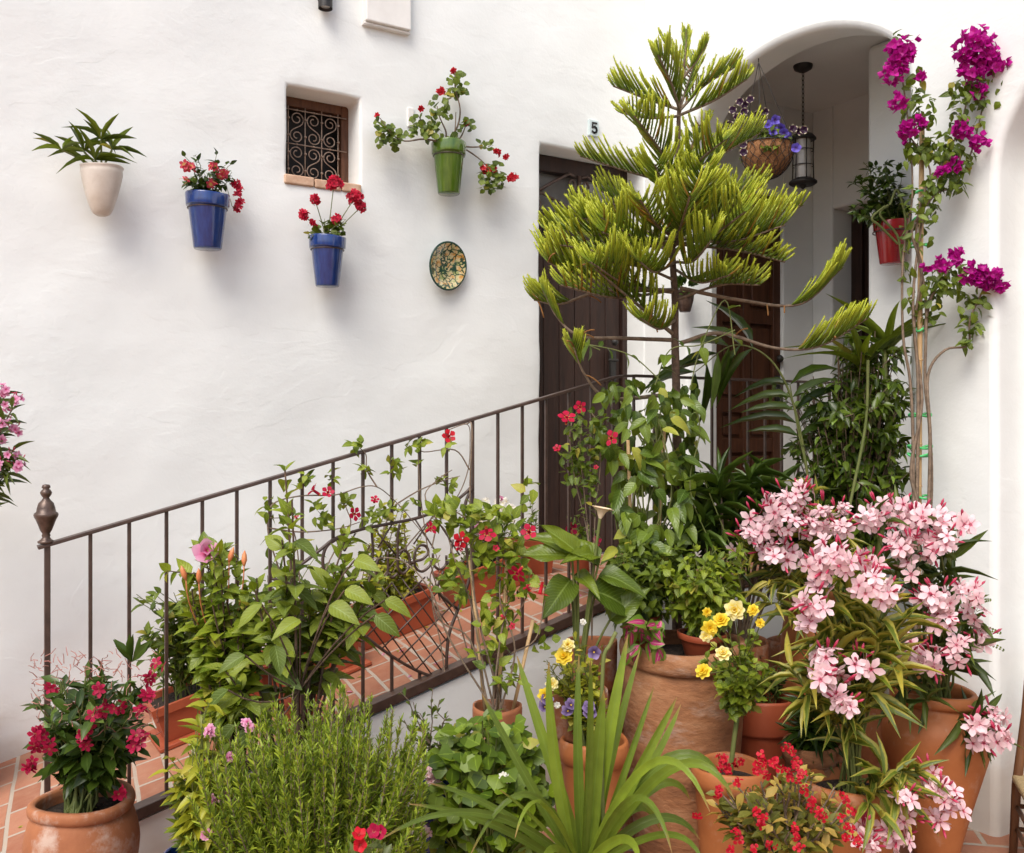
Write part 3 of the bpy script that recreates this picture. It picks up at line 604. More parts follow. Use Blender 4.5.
for a, b_ in (((375, 530), (396, 556)), ((355, 533), (344, 551)), ((335, 539), (344, 551)), ((391, 525), (377, 548)), ((415, 520), (434, 550)), ((433, 515), (413, 544)), ((434, 516), (459, 555)), ((342, 568), (363, 588)), ((360, 560), (340, 600))): wr([a, b_], .0032, -.005)
mb.build('lattice', M['iron'], frame)
# ================================================================== WALL LAMP, BOX, COVER, PLATE
p = Yp(325, -8, YW - .03); lam = thing('wall_lamp', 'small black cylindrical spotlight on the white wall at the top edge', 'wall lamp', p)
mb = MB(); mb.lathe([(.031, -.075), (.031, .10), (.0, .10)], p + np.array([0, -.005, .0]), 24); mb.lathe([(0, -.06), (.029, -.06), (.031, -.075)], p + np.array([0, -.005, .0]), 24); mb.build('housing', M['black'], lam)
mb = MB(); mb.lathe([(0, -.066), (.02, -.066), (.022, -.058)], p + np.array([0, -.005, 0]), 20); mb.build('lens', M['glass'], lam)
mb = MB(); mb.box((p[0] - .02, YW - .02, p[2] - .03), (p[0] + .02, YW + .01, p[2] + .05)); mb.build('bracket', M['black'], lam, smooth=False)
a_, b_ = Yp(366, 20, YW - .04), Yp(411, 28, YW - .04); bx = thing('junction_box', 'white junction box on the wall beside the black spotlight', 'junction box', (a_ + b_) / 2)
mb = MB(); mb.box((a_[0], YW - .045, a_[2]), (b_[0], YW + .01, a_[2] + .26)); mb.build('cover', M['white'], bx, smooth=False, bevel=.006)
mb = MB(); mb.box((a_[0] - .004, YW - .03, a_[2] - .012), (b_[0] + .004, YW + .005, a_[2] - .001)); mb.build('base_plate', M['white'], bx, smooth=False, bevel=.003)
p = Yp(410, 118, YW); mb = MB(); mb.box((p[0] - .016, YW - .012, p[2] - .045), (p[0] + .016, YW + .01, p[2] + .045)); tag(mb.build('socket_cover', M['white'], None, smooth=False, bevel=.003), 'small white cover plate on the wall behind the green pot branches', 'cover plate')
# ceramic plate
m, nt, b = mat('painted_ceramic'); tc = coords(nt); nz = nd(nt, 'ShaderNodeTexNoise', Scale=28.0, Detail=2.0); nt.links.new(tc, nz.inputs['Vector'])
vo = nd(nt, 'ShaderNodeTexVoronoi', Scale=34.0); vo.feature = 'DISTANCE_TO_EDGE'; nt.links.new(mixc(nt, .05, tc, nz.outputs['Color']), vo.inputs['Vector'])
cbase = ramp(nt, nz.outputs[0], [(.35, (.60, .30, .06)), (.5, (.72, .60, .34)), (.62, (.38, .42, .16))])
cc = mixc(nt, ramp(nt, vo.outputs['Distance'], [(.05, (1, 1, 1)), (.12, (0, 0, 0))]), cbase, (.02, .07, .04))
nt.links.new(cc, b.inputs['Base Color']); b.inputs['Roughness'].default_value = .15; b.inputs['Coat Weight'].default_value = .5; M['plate'] = m
m2, nt, b = mat('dark_green_glaze'); b.inputs['Base Color'].default_value = (.02, .06, .04, 1); b.inputs['Roughness'].default_value = .2; M['plate_rim'] = m2
p = Yp(445, 266, YW - .03); axp = nrm([.22, -1, -.12]); pl_ = thing('ceramic_plate', 'hand painted yellow and green oval ceramic plate hung on the white wall', 'plate', p)
mb = MB(); R_ = .112; mb.lathe([(0, 0), (.05, .001), (.07, .006), (.085, .016), (R_ - .006, .026)], p, 48, axp); mb.build('bowl', M['plate'], pl_)
mb = MB(); mb.lathe([(R_ - .006, .026), (R_, .028), (R_ + .003, .024), (.09, .008), (.06, -.012), (0, -.014)], p, 48, axp); mb.build('rim', M['plate_rim'], pl_)
# ================================================================== LANTERN
p = Xp(803, 66, 3.93); p[2] = ZC; ln = thing('hanging_lantern', 'black glass lantern hanging on a chain from the porch ceiling', 'lantern', p)
mb = MB(); mb.lathe([(0, -.035), (.02, -.034), (.045, -.02), (.05, -.006), (.05, 0)], p, 24); mb.build('ceiling_rose', M['black'], ln)
mb = MB(); z = -.03
for i in range(13):
    c = p + np.array([0, 0, z - .0145]); a = i % 2
    mb.tube([c + np.array([.006 * math.cos(t) * (1 - a), .006 * math.cos(t) * a, .014 * math.sin(t)]) for t in np.linspace(0, 2 * PI, 11)], .0022, 5, False); z -= .023
mb.build('chain', M['black'], ln)
zt = z - .0
mb = MB(); mb.lathe([(0, 0), (.012, -.004), (.018, -.018), (.03, -.028), (.05, -.036), (.066, -.055), (.068, -.062), (.058, -.064), (.0, -.06)], p + np.array([0, 0, zt]), 28); mb.build('cap', M['black'], ln)
mb = MB(); mb.lathe([(.0, -.30), (.06, -.30), (.072, -.292), (.072, -.284), (.06, -.274), (.042, -.265), (0, -.262)], p + np.array([0, 0, zt]), 28); mb.lathe([(0, -.325), (.012, -.315), (.018, -.301)], p + np.array([0, 0, zt]), 12); mb.build('base', M['black'], ln)
mb = MB(); mb.lathe([(.040, -.265), (.044, -.2), (.040, -.064)], p + np.array([0, 0, zt]), 28); mb.build('glass', M['glass'], ln)
mb = MB()
for k in range(6):
    a = k * PI / 3; mb.tube([p + np.array([r * math.cos(a), r * math.sin(a), zt + z_]) for r, z_ in ((.055, -.062), (.052, -.16), (.055, -.285))], .003, 5)
for z_ in (-.12, -.2): mb.tube([p + np.array([.053 * math.cos(t), .053 * math.sin(t), zt + z_]) for t in np.linspace(0, 2 * PI, 25)], .0025, 5)
mb.build('cage', M['black'], ln)
# ================================================================== LOW CHAIR
c0 = W(1044, 840, 3.28); c0[2] = 0; ch = thing('wooden_chair', 'low brown wooden chair cut by the right edge beside the white pillar', 'chair', c0)
ux = nrm(RV * .95 - WV * .3); uy = nrm(WV * .95 + RV * .3)
def cp(x, y, z): return c0 + ux * x + uy * y + np.array([0, 0, z])
for sx in (0, 1):
    X_ = -.085 + sx * .32
    mb = MB(); mb.tube([cp(X_ - .012, .0, 0), cp(X_, .0, .25), cp(X_ + .030, .012, .50), cp(X_ + .054, .04, .74), cp(X_ + .056, .045, .765)], [.013, .016, .014, .013, .010], 10); mb.tube([cp(X_ + .056, .045, .76), cp(X_ + .057, .046, .775), cp(X_ + .057, .047, .79)], [.008, .017, .006], 10); mb.build('rear_leg', M['chair'], ch)
    mb = MB(); mb.tube([cp(X_ + .0, -.27, 0), cp(X_, -.27, .15), cp(X_, -.27, .285)], [.012, .016, .014], 10); mb.build('front_leg', M['chair'], ch)
mb = MB()
for z in (.10, .18):
    mb.tube([cp(-.085, 0, z), cp(.075, 0, z), cp(.235, 0, z)], .008, 8); mb.tube([cp(-.085, -.27, z), cp(.075, -.27, z), cp(.235, -.27, z)], .008, 8)
    for s_ in (-.085, .235): mb.tube([cp(s_, 0, z), cp(s_, -.13, z), cp(s_, -.27, z)], .008, 8)
mb.build('stretcher', M['chair'], ch)
for z in (.50, .68):
    mb = MB(); mb.box((-.04, -.006, z - .024), (.27, .008, z + .024), [ux, uy, UZ], c0 + uy * (.012 if z < .6 else .034)); mb.build('slat', M['chair'], ch, smooth=False, bevel=.005)
mb = MB(); mb.box((-.10, -.29, .262), (.25, .01, .29), [ux, uy, UZ], c0); mb.build('seat', M['rush'], ch, smooth=False, bevel=.012)
# ================================================================== PLANT GENERATORS
def rr(a, b): return random.uniform(a, b)
def rvec(n=None): return nrm(RNG.normal(size=(n, 3) if n else 3))
def bez(p0, p1, p2, n=8):
    t = np.linspace(0, 1, n)[:, None]; return (1 - t) ** 2 * p0 + 2 * t * (1 - t) * p1 + t * t * p2
def blob(cx, cy, rx, ry, d, rd, n, shell=.5, ymin=None):
    out = []
    while len(out) < n:
        v = rvec() * random.random() ** (1 / 3 * (1 - shell) + .02); out.append(W(cx + v[0] * rx, cy + v[1] * ry, d + v[2] * rd))
    return out
def leafy(mb, P, n, t0, L, Wd, tms, ang=60, droop=.2, t1=1.0, jit=.35, lift=.0):
    P = np.asarray(P, float); m = len(P)
    ts = np.sort(RNG.uniform(t0, t1, n)); f = ts * (m - 1); i = np.minimum(f.astype(int), m - 2); fr = (f - i)[:, None]
    O = P[i] * (1 - fr) + P[i + 1] * fr; T = nrm(P[i + 1] - P[i]); a = np.arange(n) * 2.39996 + RNG.uniform(0, 6)
    ref = nrm(np.cross(T, np.array([.3, .5, .15]) + 0 * T)); B = np.cross(T, ref); R = ref * np.cos(a)[:, None] + B * np.sin(a)[:, None]
    A = np.radians(ang + RNG.normal(0, 14, n))[:, None] * (1.15 - .45 * ts[:, None]); D = R * np.sin(A) + T * np.cos(A); D[:, 2] -= droop * RNG.uniform(.3, 1.6, n); D += RNG.normal(0, jit * .4, (n, 3)); D = nrm(D)
    U = T * .6 + np.array([0, 0, .9]) - WV * .25 + RNG.normal(0, jit, (n, 3))
    sc = RNG.uniform(.6, 1.12, n) * (1 - .25 * np.maximum(0, ts - .8) / .2)
    k = RNG.integers(0, len(tms), n)
    for q in range(len(tms)):
        s_ = k == q
        if s_.any(): mb.leaves(tms[q], O[s_], D[s_], U[s_], (L * sc)[s_], (Wd * sc * RNG.uniform(.85, 1.15, n))[s_])
def shrub(T, base, tips, lf, sr=.004, sm='stem', lm='l_mid', rise=.55, twig=0, names=('stem', 'foliage'), twl=.10):
    ms, ml = MB(), MB(); base = np.asarray(base, float); paths = []
    for tip in tips:
        tip = np.asarray(tip, float); b0 = base + np.array([rr(-1, 1), rr(-1, 1), 0]) * .035; mid = b0 + (tip - b0) * np.array([.28, .28, rise]) + rvec() * .04 * np.linalg.norm(tip - b0)
        P = bez(b0, mid, tip, 9) + RNG.normal(0, .004, (9, 3)); r = np.linspace(sr, sr * .4, 9); ms.tube(P, r, 5, False); paths.append(P)
        leafy(ml, P, lf['n'], lf.get('t0', .35), lf['L'], lf['W'], lf['t'], lf.get('ang', 60), lf.get('droop', .2))
        for _ in range(twig):
            q = P[random.randint(4, 8)]; e = q + nrm(rvec() + np.array([0, 0, .55])) * twl * rr(.5, 1.2); Q = bez(q, (q + e) / 2 + rvec() * .01, e, 5); ms.tube(Q, [sr * .5, sr * .45, sr * .4, sr * .3, sr * .25], 4, False); leafy(ml, Q, max(3, lf['n'] // 2), .1, lf['L'] * .9, lf['W'] * .9, lf['t'], lf.get('ang', 60), lf.get('droop', .2))
    ms.build(names[0], M[sm], T); ml.build(names[1], M[lm], T); return paths
def flower(mb, c, ax, r, n=5, w=.8, cup=20, tms=None, rot=None, off=.06):
    tms = tms or T_PE; ax = nrm(ax); x = nrm(np.cross(ax, [.13, .4, .9])); y = np.cross(ax, x); a = np.arange(n) * 2 * PI / n + (rot if rot is not None else rr(0, 6)); R = x * np.cos(a)[:, None] + y * np.sin(a)[:, None]
    cu = math.radians(cup); D = R * math.cos(cu) + ax * math.sin(cu); U = ax * math.cos(cu) - R * math.sin(cu)
    mb.leaves(random.choice(tms), np.asarray(c) + R * r * off, D, U, r * RNG.uniform(.92, 1.06, n), r * w * RNG.uniform(.92, 1.08, n))
CAMD = lambda p: nrm(CAM - np.asarray(p))
def facing(p, s=.6): return nrm(CAMD(p) + rvec() * s + np.array([0, 0, .25]))
def disc(mb, c, ax, r, h=.3): mb.lathe([(0, h * r), (r * .6, h * r * .8), (r, 0), (r * .6, -h * r * .5), (0, -h * r * .5)], c, 8, ax)
def cluster(T, c, R, nf, fr, pm, name='flower_cluster', stemfrom=None, buds=0, w=.8, cup=18, s=.7, flat=.8, bm='p_bud', sm='stem', npet=5, spread=1):
    mb = MB(); c = np.asarray(c, float); ms = MB()
    if stemfrom is not None: ms.tube(bez(np.asarray(stemfrom), (np.asarray(stemfrom) + c) / 2 + np.array([0, 0, .01]), c, 6), [.003, .0028, .0025, .002, .002, .002], 5, False)
    for _ in range(nf):
        v = rvec(); v = nrm(v + CAMD(c) * .45 + np.array([0, 0, .25])); p = c + v * R * np.array([1, 1, flat]) * rr(.55, 1.05) * (spread if random.random() < .5 else 1); flower(mb, p, v * .7 + rvec() * s * .5 + CAMD(c) * .35, fr * rr(.85, 1.15), npet, w, cup)
        if ms is not None: ms.tube([c + v * R * .1, c + v * R * .5, p], [.0012] * 3, 3, False)
    o = mb.build(name, M[pm], T)
    if ms.n: ms.build('stalk', M[sm], o) if o else None
    if buds:
        bb = MB()
        for _ in range(buds):
            v = nrm(rvec() + np.array([0, 0, .7]) - WV * .1); p = c + v * R * rr(.7, 1.25); bb.tube([p, p + v * fr * .5, p + v * fr * .95, p + v * fr * 1.25], [.0008, fr * .11, fr * .14, .0004], 5, False)
        bb.build('bud_spray', M[bm], o)
    return o
def trumpet(T, p, ax, r, pm, name='flower'):
    mb = MB(); ax = nrm(ax); p = np.asarray(p, float); mb.lathe([(.004, -r * 1.3), (.005, -r * .8), (r * .2, -r * .15), (r * .26, 0)], p, 8, ax); flower(mb, p - ax * .002, ax, r, 5, .95, 20, T_PE, off=.22); return mb.build(name, M[pm], T)
def rose(T, p, ax, r, pm, name='flower'):
    mb = MB()
    for k, (n, q, cu, w) in enumerate(((7, 1.0, 8, .8), (6, .82, 28, .8), (5, .62, 50, .8), (4, .42, 72, .8))): flower(mb, np.asarray(p) + nrm(ax) * k * r * .06, ax, r * q, n, w, cu)
    return mb.build(name, M[pm], T)
# ---- pots
def pot_prof(kind, r, h):
    if kind == 'classic':
        o = [(0, 0), (r * .60, 0), (r * .63, h * .02), (r * .86, h * .76), (r * .87, h * .77), (r * .955, h * .775), (r * .965, h * .79), (r * 1.0, h * .98), (r * .985, h)]; i = [(r * .92, h), (r * .91, h * .99), (r * .86, h * .80), (r * .82, h * .76)]
    elif kind == 'jar':
        o = [(0, 0), (r * .72, 0), (r * .78, h * .05), (r * .98, h * .35), (r * 1.12, h * .62), (r * 1.13, h * .74), (r * 1.04, h * .87), (r * .97, h * .915), (r * .97, h * .92), (r * 1.03, h * .935), (r * 1.05, h * .965), (r * 1.03, h * .99), (r * .98, h)]; i = [(r * .90, h), (r * .87, h * .985), (r * .86, h * .95), (r * .88, h * .90)]
    elif kind == 'big':
        o = [(0, 0), (r * .70, 0), (r * .74, h * .04), (r * .86, h * .3), (r * .96, h * .55), (r * 1.0, h * .75), (r * .985, h * .86), (r * .95, h * .90), (r * .945, h * .905), (r * 1.02, h * .915), (r * 1.05, h * .94), (r * 1.045, h * .975), (r * 1.0, h)]; i = [(r * .92, h), (r * .89, h * .985), (r * .88, h * .95), (r * .90, h * .89)]
    elif kind == 'amphora':
        o = [(0, 0), (r * .48, 0), (r * .50, h * .04), (r * .80, h * .30), (r * 1.22, h * .60), (r * 1.38, h * .74), (r * 1.28, h * .84), (r * 1.0, h * .905), (r * .94, h * .92), (r * .95, h * .93), (r * 1.04, h * .94), (r * 1.06, h * .97), (r * 1.0, h)]; i = [(r * .88, h), (r * .84, h * .98), (r * .84, h * .94), (r * .90, h * .90)]
    elif kind == 'bowl':
        o = [(0, 0), (r * .5, 0), (r * .56, h * .03), (r * .84, h * .5), (r * .93, h * .86), (r * .94, h * .865), (r * 1.02, h * .875), (r * 1.04, h * .93), (r * 1.02, h * .985), (r * .97, h)]; i = [(r * .91, h), (r * .88, h * .98), (r * .87, h * .9), (r * .84, h * .85)]
    elif kind == 'vase':
        o = [(0, 0), (r * .2, h * .004), (r * .36, h * .04), (r * .48, h * .11), (r * .66, h * .32), (r * .82, h * .58), (r * .96, h * .85), (r * .94, h * .93), (r * 1.0, h * .99), (r * .97, h)]; i = [(r * .88, h), (r * .84, h * .95), (r * .8, h * .85)]
    return o, i
def pot(T, c, r, h, kind='classic', m='terra', soil=.1, name='pot', k=56, saucer=False):
    o, i = pot_prof(kind, r, h); c = np.asarray(c, float)
    o = [o[0]] + [tuple(q) for q in cr(o[1:], 2)] if kind in ('jar', 'big', 'amphora', 'vase') else o
    mb = MB(); mb.lathe(list(o) + i + [(i[-1][0] * .97, h * (1 - soil - .06))], c, k)
    V = mb.V[0]; ph = rr(0, 9)
    d = V - c; rad = np.linalg.norm(d[:, :2], axis=1); an = np.arctan2(d[:, 1], d[:, 0]); wv = 1 + .008 * np.sin(3 * an + ph) + .006 * np.sin(5 * an + ph * 2 + d[:, 2] * 8)
    V[:, :2] = c[:2] + d[:, :2] * wv[:, None]; V[:, 2] += .006 * r / .15 * np.sin(2 * an + ph) * (d[:, 2] / h)
    p_ = mb.build(name, M[m], T)
    sb = MB(); sr_ = i[-1][0] * .99; zz = h * (1 - soil); an = np.linspace(0, 2 * PI, 29)[:-1]
    rg = [0, .3, .6, .85, 1.0]; Vs = []
    for q in rg:
        for a in an: Vs.append(c + np.array([q * sr_ * math.cos(a), q * sr_ * math.sin(a), zz + (rr(-.006, .008) if q < 1 else -.002)]))
    Q = [(u * 28 + j, u * 28 + (j + 1) % 28, (u + 1) * 28 + (j + 1) % 28, (u + 1) * 28 + j) for u in range(4) for j in range(28)]; sb.add(np.array(Vs), np.array(Q)); sb.build('soil', M['soil'], T)
    if saucer: s2 = MB(); s2.lathe([(0, -.001), (r * .85, -.001), (r * .95, .02), (r * .90, .021), (r * .82, .006), (0, .006)], c, 40); s2.build('saucer', M[m], T)
    return c + np.array([0, 0, zz])
def gpot(name, label, cat, px, rimpy, d, r, kind='classic', m='terra', h=None, group=None, **kw):
    p = W(px, rimpy, d); top = p[2]; h = h or top; base = np.array([p[0], p[1], top - h]); T = thing(name, label, cat, base, group); s = pot(T, base, r, h, kind, m, **kw); return T, s, p
def wallpot(name, label, px, top, bot, wpx, kind='classic', m='blue', dy=0, group=None, ring=True):
    y = YW - .075; p1 = Yp(px, top, y); p2 = Yp(px, bot, y); z = p1[1]; d = p1 @ WV; r = wpx / 950 * d / 2; h = p1[2] - p2[2]; c = np.array([p1[0], YW - r - .012, p2[2]]); T = thing(name, label, 'wall pot', c, group); s = pot(T, c, r, h, kind, m)
    if ring:
        mb = MB(); zz = c[2] + h * .74; mb.tube([c + np.array([r * .885 * math.cos(a), r * .885 * math.sin(a), h * .74]) for a in np.linspace(0, 2 * PI, 33)], .0022, 5, False); mb.tube([(c[0], c[1] + r * .87, zz), (c[0], YW - .008, zz), (c[0], YW - .003, zz + .03)], .003, 5); mb.build('hanger_ring', M['iron'], T)
    return T, s, r, h
# ================================================================== POTS ON THE WALL
GW = 'pots hung on the white wall'
# 1 pale vase pot with rhoeo
T, s, r, h = wallpot('wall_planter', 'pale ceramic vase shaped pot with spiky green and purple leaves, leftmost on the wall', 101, 168, 217, 41, 'vase', 'cream', ring=False, group=GW)
mb = MB(); ms = MB()
for cx, cy in ((62, 150), (84, 152), (101, 140), (112, 150), (95, 160)):
    e = Yp(cx, cy, YW - .09 - rr(0, .05)); ms.tube(bez(s, (s + e) / 2 + np.array([0, 0, .01]), e, 6), .004, 5, False)
    for k in range(7):
        a = k * 2.4 + rr(0, 1); D = nrm(np.array([math.cos(a), math.sin(a) * .6 - .3, rr(-.15, 1.5)])); mb.leaves(T_LA[random.randint(0, 2)], [e], [D], [np.array([0, -.2, 1])], rr(.08, .14), .0085)
for k in range(0): mb.leaves(T_LA[2], [s], [nrm([rr(-1, 1), -.7, rr(-.3, .3)])], [[0, 0, 1]], .11, .016)
ms.build('stem', M['stem'], T); mb.build('foliage', M['l_mid'], T)
# 2 blue pot with small pink geraniums trailing
T, s, r, h = wallpot('wall_planter', 'glossy cobalt blue pot with dark leaves and small pinkish red flowers, one spray trailing right', 206, 196, 250, 43, group=GW)
tips = [Yp(206 + rr(-24, 26), 172 + rr(-18, 14), YW - .09 - rr(-.02, .07)) for _ in range(20)]
P_ = shrub(T, s, tips, dict(n=9, L=.038, W=.026, t=T_OV, t0=.3), .0025, lm='l_dark')
for cx, cy in ((186, 166), (191, 168), (185, 181), (214, 167), (222, 173), (212, 183), (222, 174)): 
    p = Yp(cx, cy, YW - .15); cluster(T, p, .012, 3, .019, 'p_coral', 'flower', s=.4)
for k, (cx, cy) in enumerate(((236, 184), (240, 189), (238, 195), (239, 202), (238, 208))): cluster(T, Yp(cx, cy, YW - .08), .012, 4, .015, 'p_ger', 'flower', s=.6, stemfrom=Yp(232, 178, YW - .08) if k == 0 else None)
mb = MB(); mb.tube([s, Yp(226, 184, YW - .08), Yp(232, 206, YW - .08), Yp(238, 210, YW - .08)], .002, 4, False); mb.build('trailing_stem', M['stem'], T)
# 3 blue pot with crimson geranium
T, s, r, h = wallpot('wall_planter', 'glossy cobalt blue pot below the grilled window with large crimson geranium heads', 326, 238, 287, 37, group=GW)
tips = [Yp(327 + rr(-18, 20), 228 + rr(-9, 8), YW - .09 - rr(-.02, .06)) for _ in range(16)]
shrub(T, s, tips, dict(n=4, L=.036, W=.038, t=T_RD, t0=.5, ang=50), .0022, lm='l_mid')
for cx, cy, R, n in ((334, 184, .036, 46), (355, 198, .033, 40), (315, 200, .018, 16), (304, 215, .018, 16), (337, 220, .019, 16), (314, 223, .012, 8), (361, 207, .022, 18)): cluster(T, Yp(cx, cy, YW - .12), R, n, .014, 'p_ger', 'flower_head', stemfrom=s, s=1.0, flat=1)
# 4 green pot with leggy geranium
T, s, r, h = wallpot('wall_planter', 'glossy green pot with long bare stemmed geranium reaching out to both sides', 447, 144, 195, 35, m='green', group=GW)
ms = MB(); ml = MB()
def yw(px, py, o=.10): return Yp(px, py, YW - o)
brs = [[(441, 142), (424, 139), (405, 141), (392, 134), (380, 118)], [(445, 142), (446, 132), (440, 118), (437, 106)], [(449, 142), (458, 125), (460, 108), (455, 88), (455, 72)], [(453, 142), (455, 132), (456, 112)], [(456, 143), (462, 135), (467, 122)], [(458, 145), (470, 147), (483, 147), (492, 150)], [(458, 146), (470, 152), (482, 161), (488, 168)], [(444, 142), (436, 135), (425, 126), (418, 115)]]
clumps = [(390, 136, 14, 12), (383, 128, 8, 10), (398, 140, 8, 8), (424, 127, 16, 12), (430, 133, 10, 10), (440, 110, 11, 13), (455, 84, 9, 14), (457, 90, 10, 8), (466, 128, 9, 8), (485, 147, 10, 5), (492, 175, 13, 14), (499, 182, 8, 10), (487, 184, 9, 8), (450, 140, 10, 4)]
for b_ in brs: ms.tube(cr([yw(x, y, .10 + .02 * math.sin(x)) for x, y in b_], 4), np.linspace(.005, .002, (len(b_) - 1) * 4 + 1), 5, False)
for cx, cy, rx, ry in clumps:
    c = yw(cx, cy); n = int(rx * ry / 5) + 4
    for _ in range(n):
        p = yw(cx + rr(-rx, rx) * .8, cy + rr(-ry, ry) * .8, .10 + rr(-.04, .04)); ml.leaves(T_RD[random.randint(0, 1)], [p], [nrm(rvec() + np.array([0, 0, .3]))], [nrm(-WV + rvec() * .6 + np.array([0, 0, .7]))], rr(.022, .036), rr(.024, .04))
ms.build('stem', M['bark'], T); ml.build('foliage', M['l_mid'], T)
for cx, cy, R, n in ((513, 178, .022, 22), (485, 169, .016, 12), (497, 153, .016, 12), (494, 169, .012, 8), (441, 92, .014, 10), (453, 71, .006, 4), (421, 108, .006, 4), (377, 116, .006, 3), (466, 123, .007, 5), (506, 157, .008, 4)): cluster(T, yw(cx, cy), R, n, .013, 'p_red', 'flower_head', s=1, flat=1)
# 5 dark wall pot on the pillar beside the araucaria trunk
p = Xp(685, 300, XA - .075); T = thing('wall_planter', 'small dark wall pot with dark succulent leaves behind the conifer trunk', 'wall pot', p - UZ * .06); s = pot(T, p - UZ * .06, .05, .11, 'bowl', 'bronze')
mb = MB(); 
for _ in range(60): v = nrm(rvec() + np.array([-.3, 0, .5])); mb.leaves(T_OB[0], [s + v * .03 + UZ * .02], [v], [rvec()], .045, .024)
mb.build('foliage', M['l_dark'], T)
# 6 red pot on the porch pier
p = Xp(891, 264, 3.90); T = thing('wall_planter', 'red pot with dark leafy plant hung in the archway left of the bougainvillea', 'wall pot', p); s = pot(T, p, .082, .20, 'classic', 'red')
tips = [W(880 + rr(-30, 22), 200 + rr(-40, 20), p @ WV + rr(-.12, .10)) for _ in range(30)]
shrub(T, s, tips, dict(n=13, L=.05, W=.028, t=T_OV, t0=.25), .003, lm='l_dark', twig=1, twl=.06)
mb = MB()
for b_ in ([(888, 205), (880, 215), (897, 235), (902, 262)], [(890, 205), (897, 190), (905, 215), (906, 250)], [(885, 206), (872, 218), (880, 226), (898, 244)]): mb.tube(cr([W(x, y, p @ WV - .12) for x, y in b_], 5), .006, 5, False)
mb.build('trailing_stem', M['stem'], T)
mb = MB(); mb.tube([p + np.array([.082 * math.cos(a), .082 * math.sin(a), .15]) for a in np.linspace(0, 2 * PI, 30)], .003, 5, False); mb.tube([p + np.array([.08, 0, .15]), (4.0, p[1], p[2] + .15), (4.0, p[1], p[2] + .19)], .003, 5); mb.build('hanger_ring', M['iron'], T)
# 7 hanging basket
p = Xp(756, 66, 3.38); p[2] = 3.22; q = Xp(767, 146, 3.38); d_ = q @ WV; rb = .122
T = thing('hanging_basket', 'coconut lined hanging basket of purple pansies and violet petunias under the arch', 'hanging basket', q)
mb = MB(); n = 14; mb.lathe([(rb * math.cos(a), -rb * 1.25 * math.sin(a)) for a in np.linspace(0, PI / 2 - .001, n)] + [(0, -.14)], q, 48)
V = mb.V[0]; V += rvec(len(V)) * .002; mb.build('liner', M['coco'], T)
mb = MB()
for k in range(16):
    for sg in (-1, 1):
        P = []
        for a in np.linspace(0, 1.45, 12): ph = k * PI / 8 + sg * .22 * math.sin(a * 6.5) + sg * .1; rad = rb * math.cos(a) + .005; P.append(q + np.array([rad * math.cos(ph), rad * math.sin(ph), -(rb * 1.25 + .004) * math.sin(a)]))
        mb.tube(P, .0015, 4, False)
mb.tube([q + np.array([(rb + .004) * math.cos(a), (rb + .004) * math.sin(a), .002]) for a in np.linspace(0, 2 * PI, 33)], .003, 5, False); mb.build('wire_frame', M['black'], T)
mb = MB(); top = np.array([q[0] - .0, q[1], p[2]]); top = q + np.array([0, 0, p[2] - q[2]]) ; top = top - RV * .04
for k in range(4): a = k * PI / 2 + .5; mb.tube([q + np.array([rb * math.cos(a), rb * math.sin(a), 0]), (q + top) / 2 + np.array([rb * math.cos(a), rb * math.sin(a), 0]) * .5, top], .0018, 4, False)
mb.tube([top, top + UZ * .02, top + UZ * .05], .0025, 5); mb.tube([top + UZ * .05 + np.array([0, .012 * math.cos(a), .012 * math.sin(a)]) for a in np.linspace(0, 6.3, 12)], .002, 4, False); mb.build('chain', M['black'], T)
tips = [q + np.array([rr(-1, 1) * rb * 1.1, rr(-1, 1) * rb * 1.1, rr(.02, .10)]) for _ in range(34)] + [q + nrm([rr(-1, 1), rr(-1, 1), 0]) * rb * 1.25 + UZ * rr(-.06, .02) for _ in range(10)]
shrub(T, q - UZ * .02, tips, dict(n=8, L=.034, W=.022, t=T_OV, t0=.4), .002, lm='l_mid')
for cx, cy, k in [(740, 102, 0), (750, 100, 0), (733, 110, 0), (744, 112, 0), (757, 115, 0), (763, 118, 0), (768, 125, 1), (775, 120, 1), (781, 128, 1), (787, 137, 1), (784, 133, 1), (773, 131, 1), (793, 129, 0), (804, 130, 0), (752, 120, 0), (737, 118, 0), (729, 125, 0), (785, 142, 1), (760, 128, 0), (745, 105, 0), (800, 131, 0), (706, 185, 0), (712, 178, 0), (727, 170, 0), (796, 148, 1), (765, 112, 0)]:
    if cy > 160: cx, cy = 735 + rr(-6, 10), 140 + rr(0, 14)
    p_ = W(cx, cy, d_ - .10 + rr(-.03, .05)); mb = MB(); flower(mb, p_, facing(p_, .35), .021 if k == 0 else .025, 5, 1.0, 12, T_PF, off=.02); mb.build('flower', M['p_pansyw' if k == 0 else 'p_petun'], T)
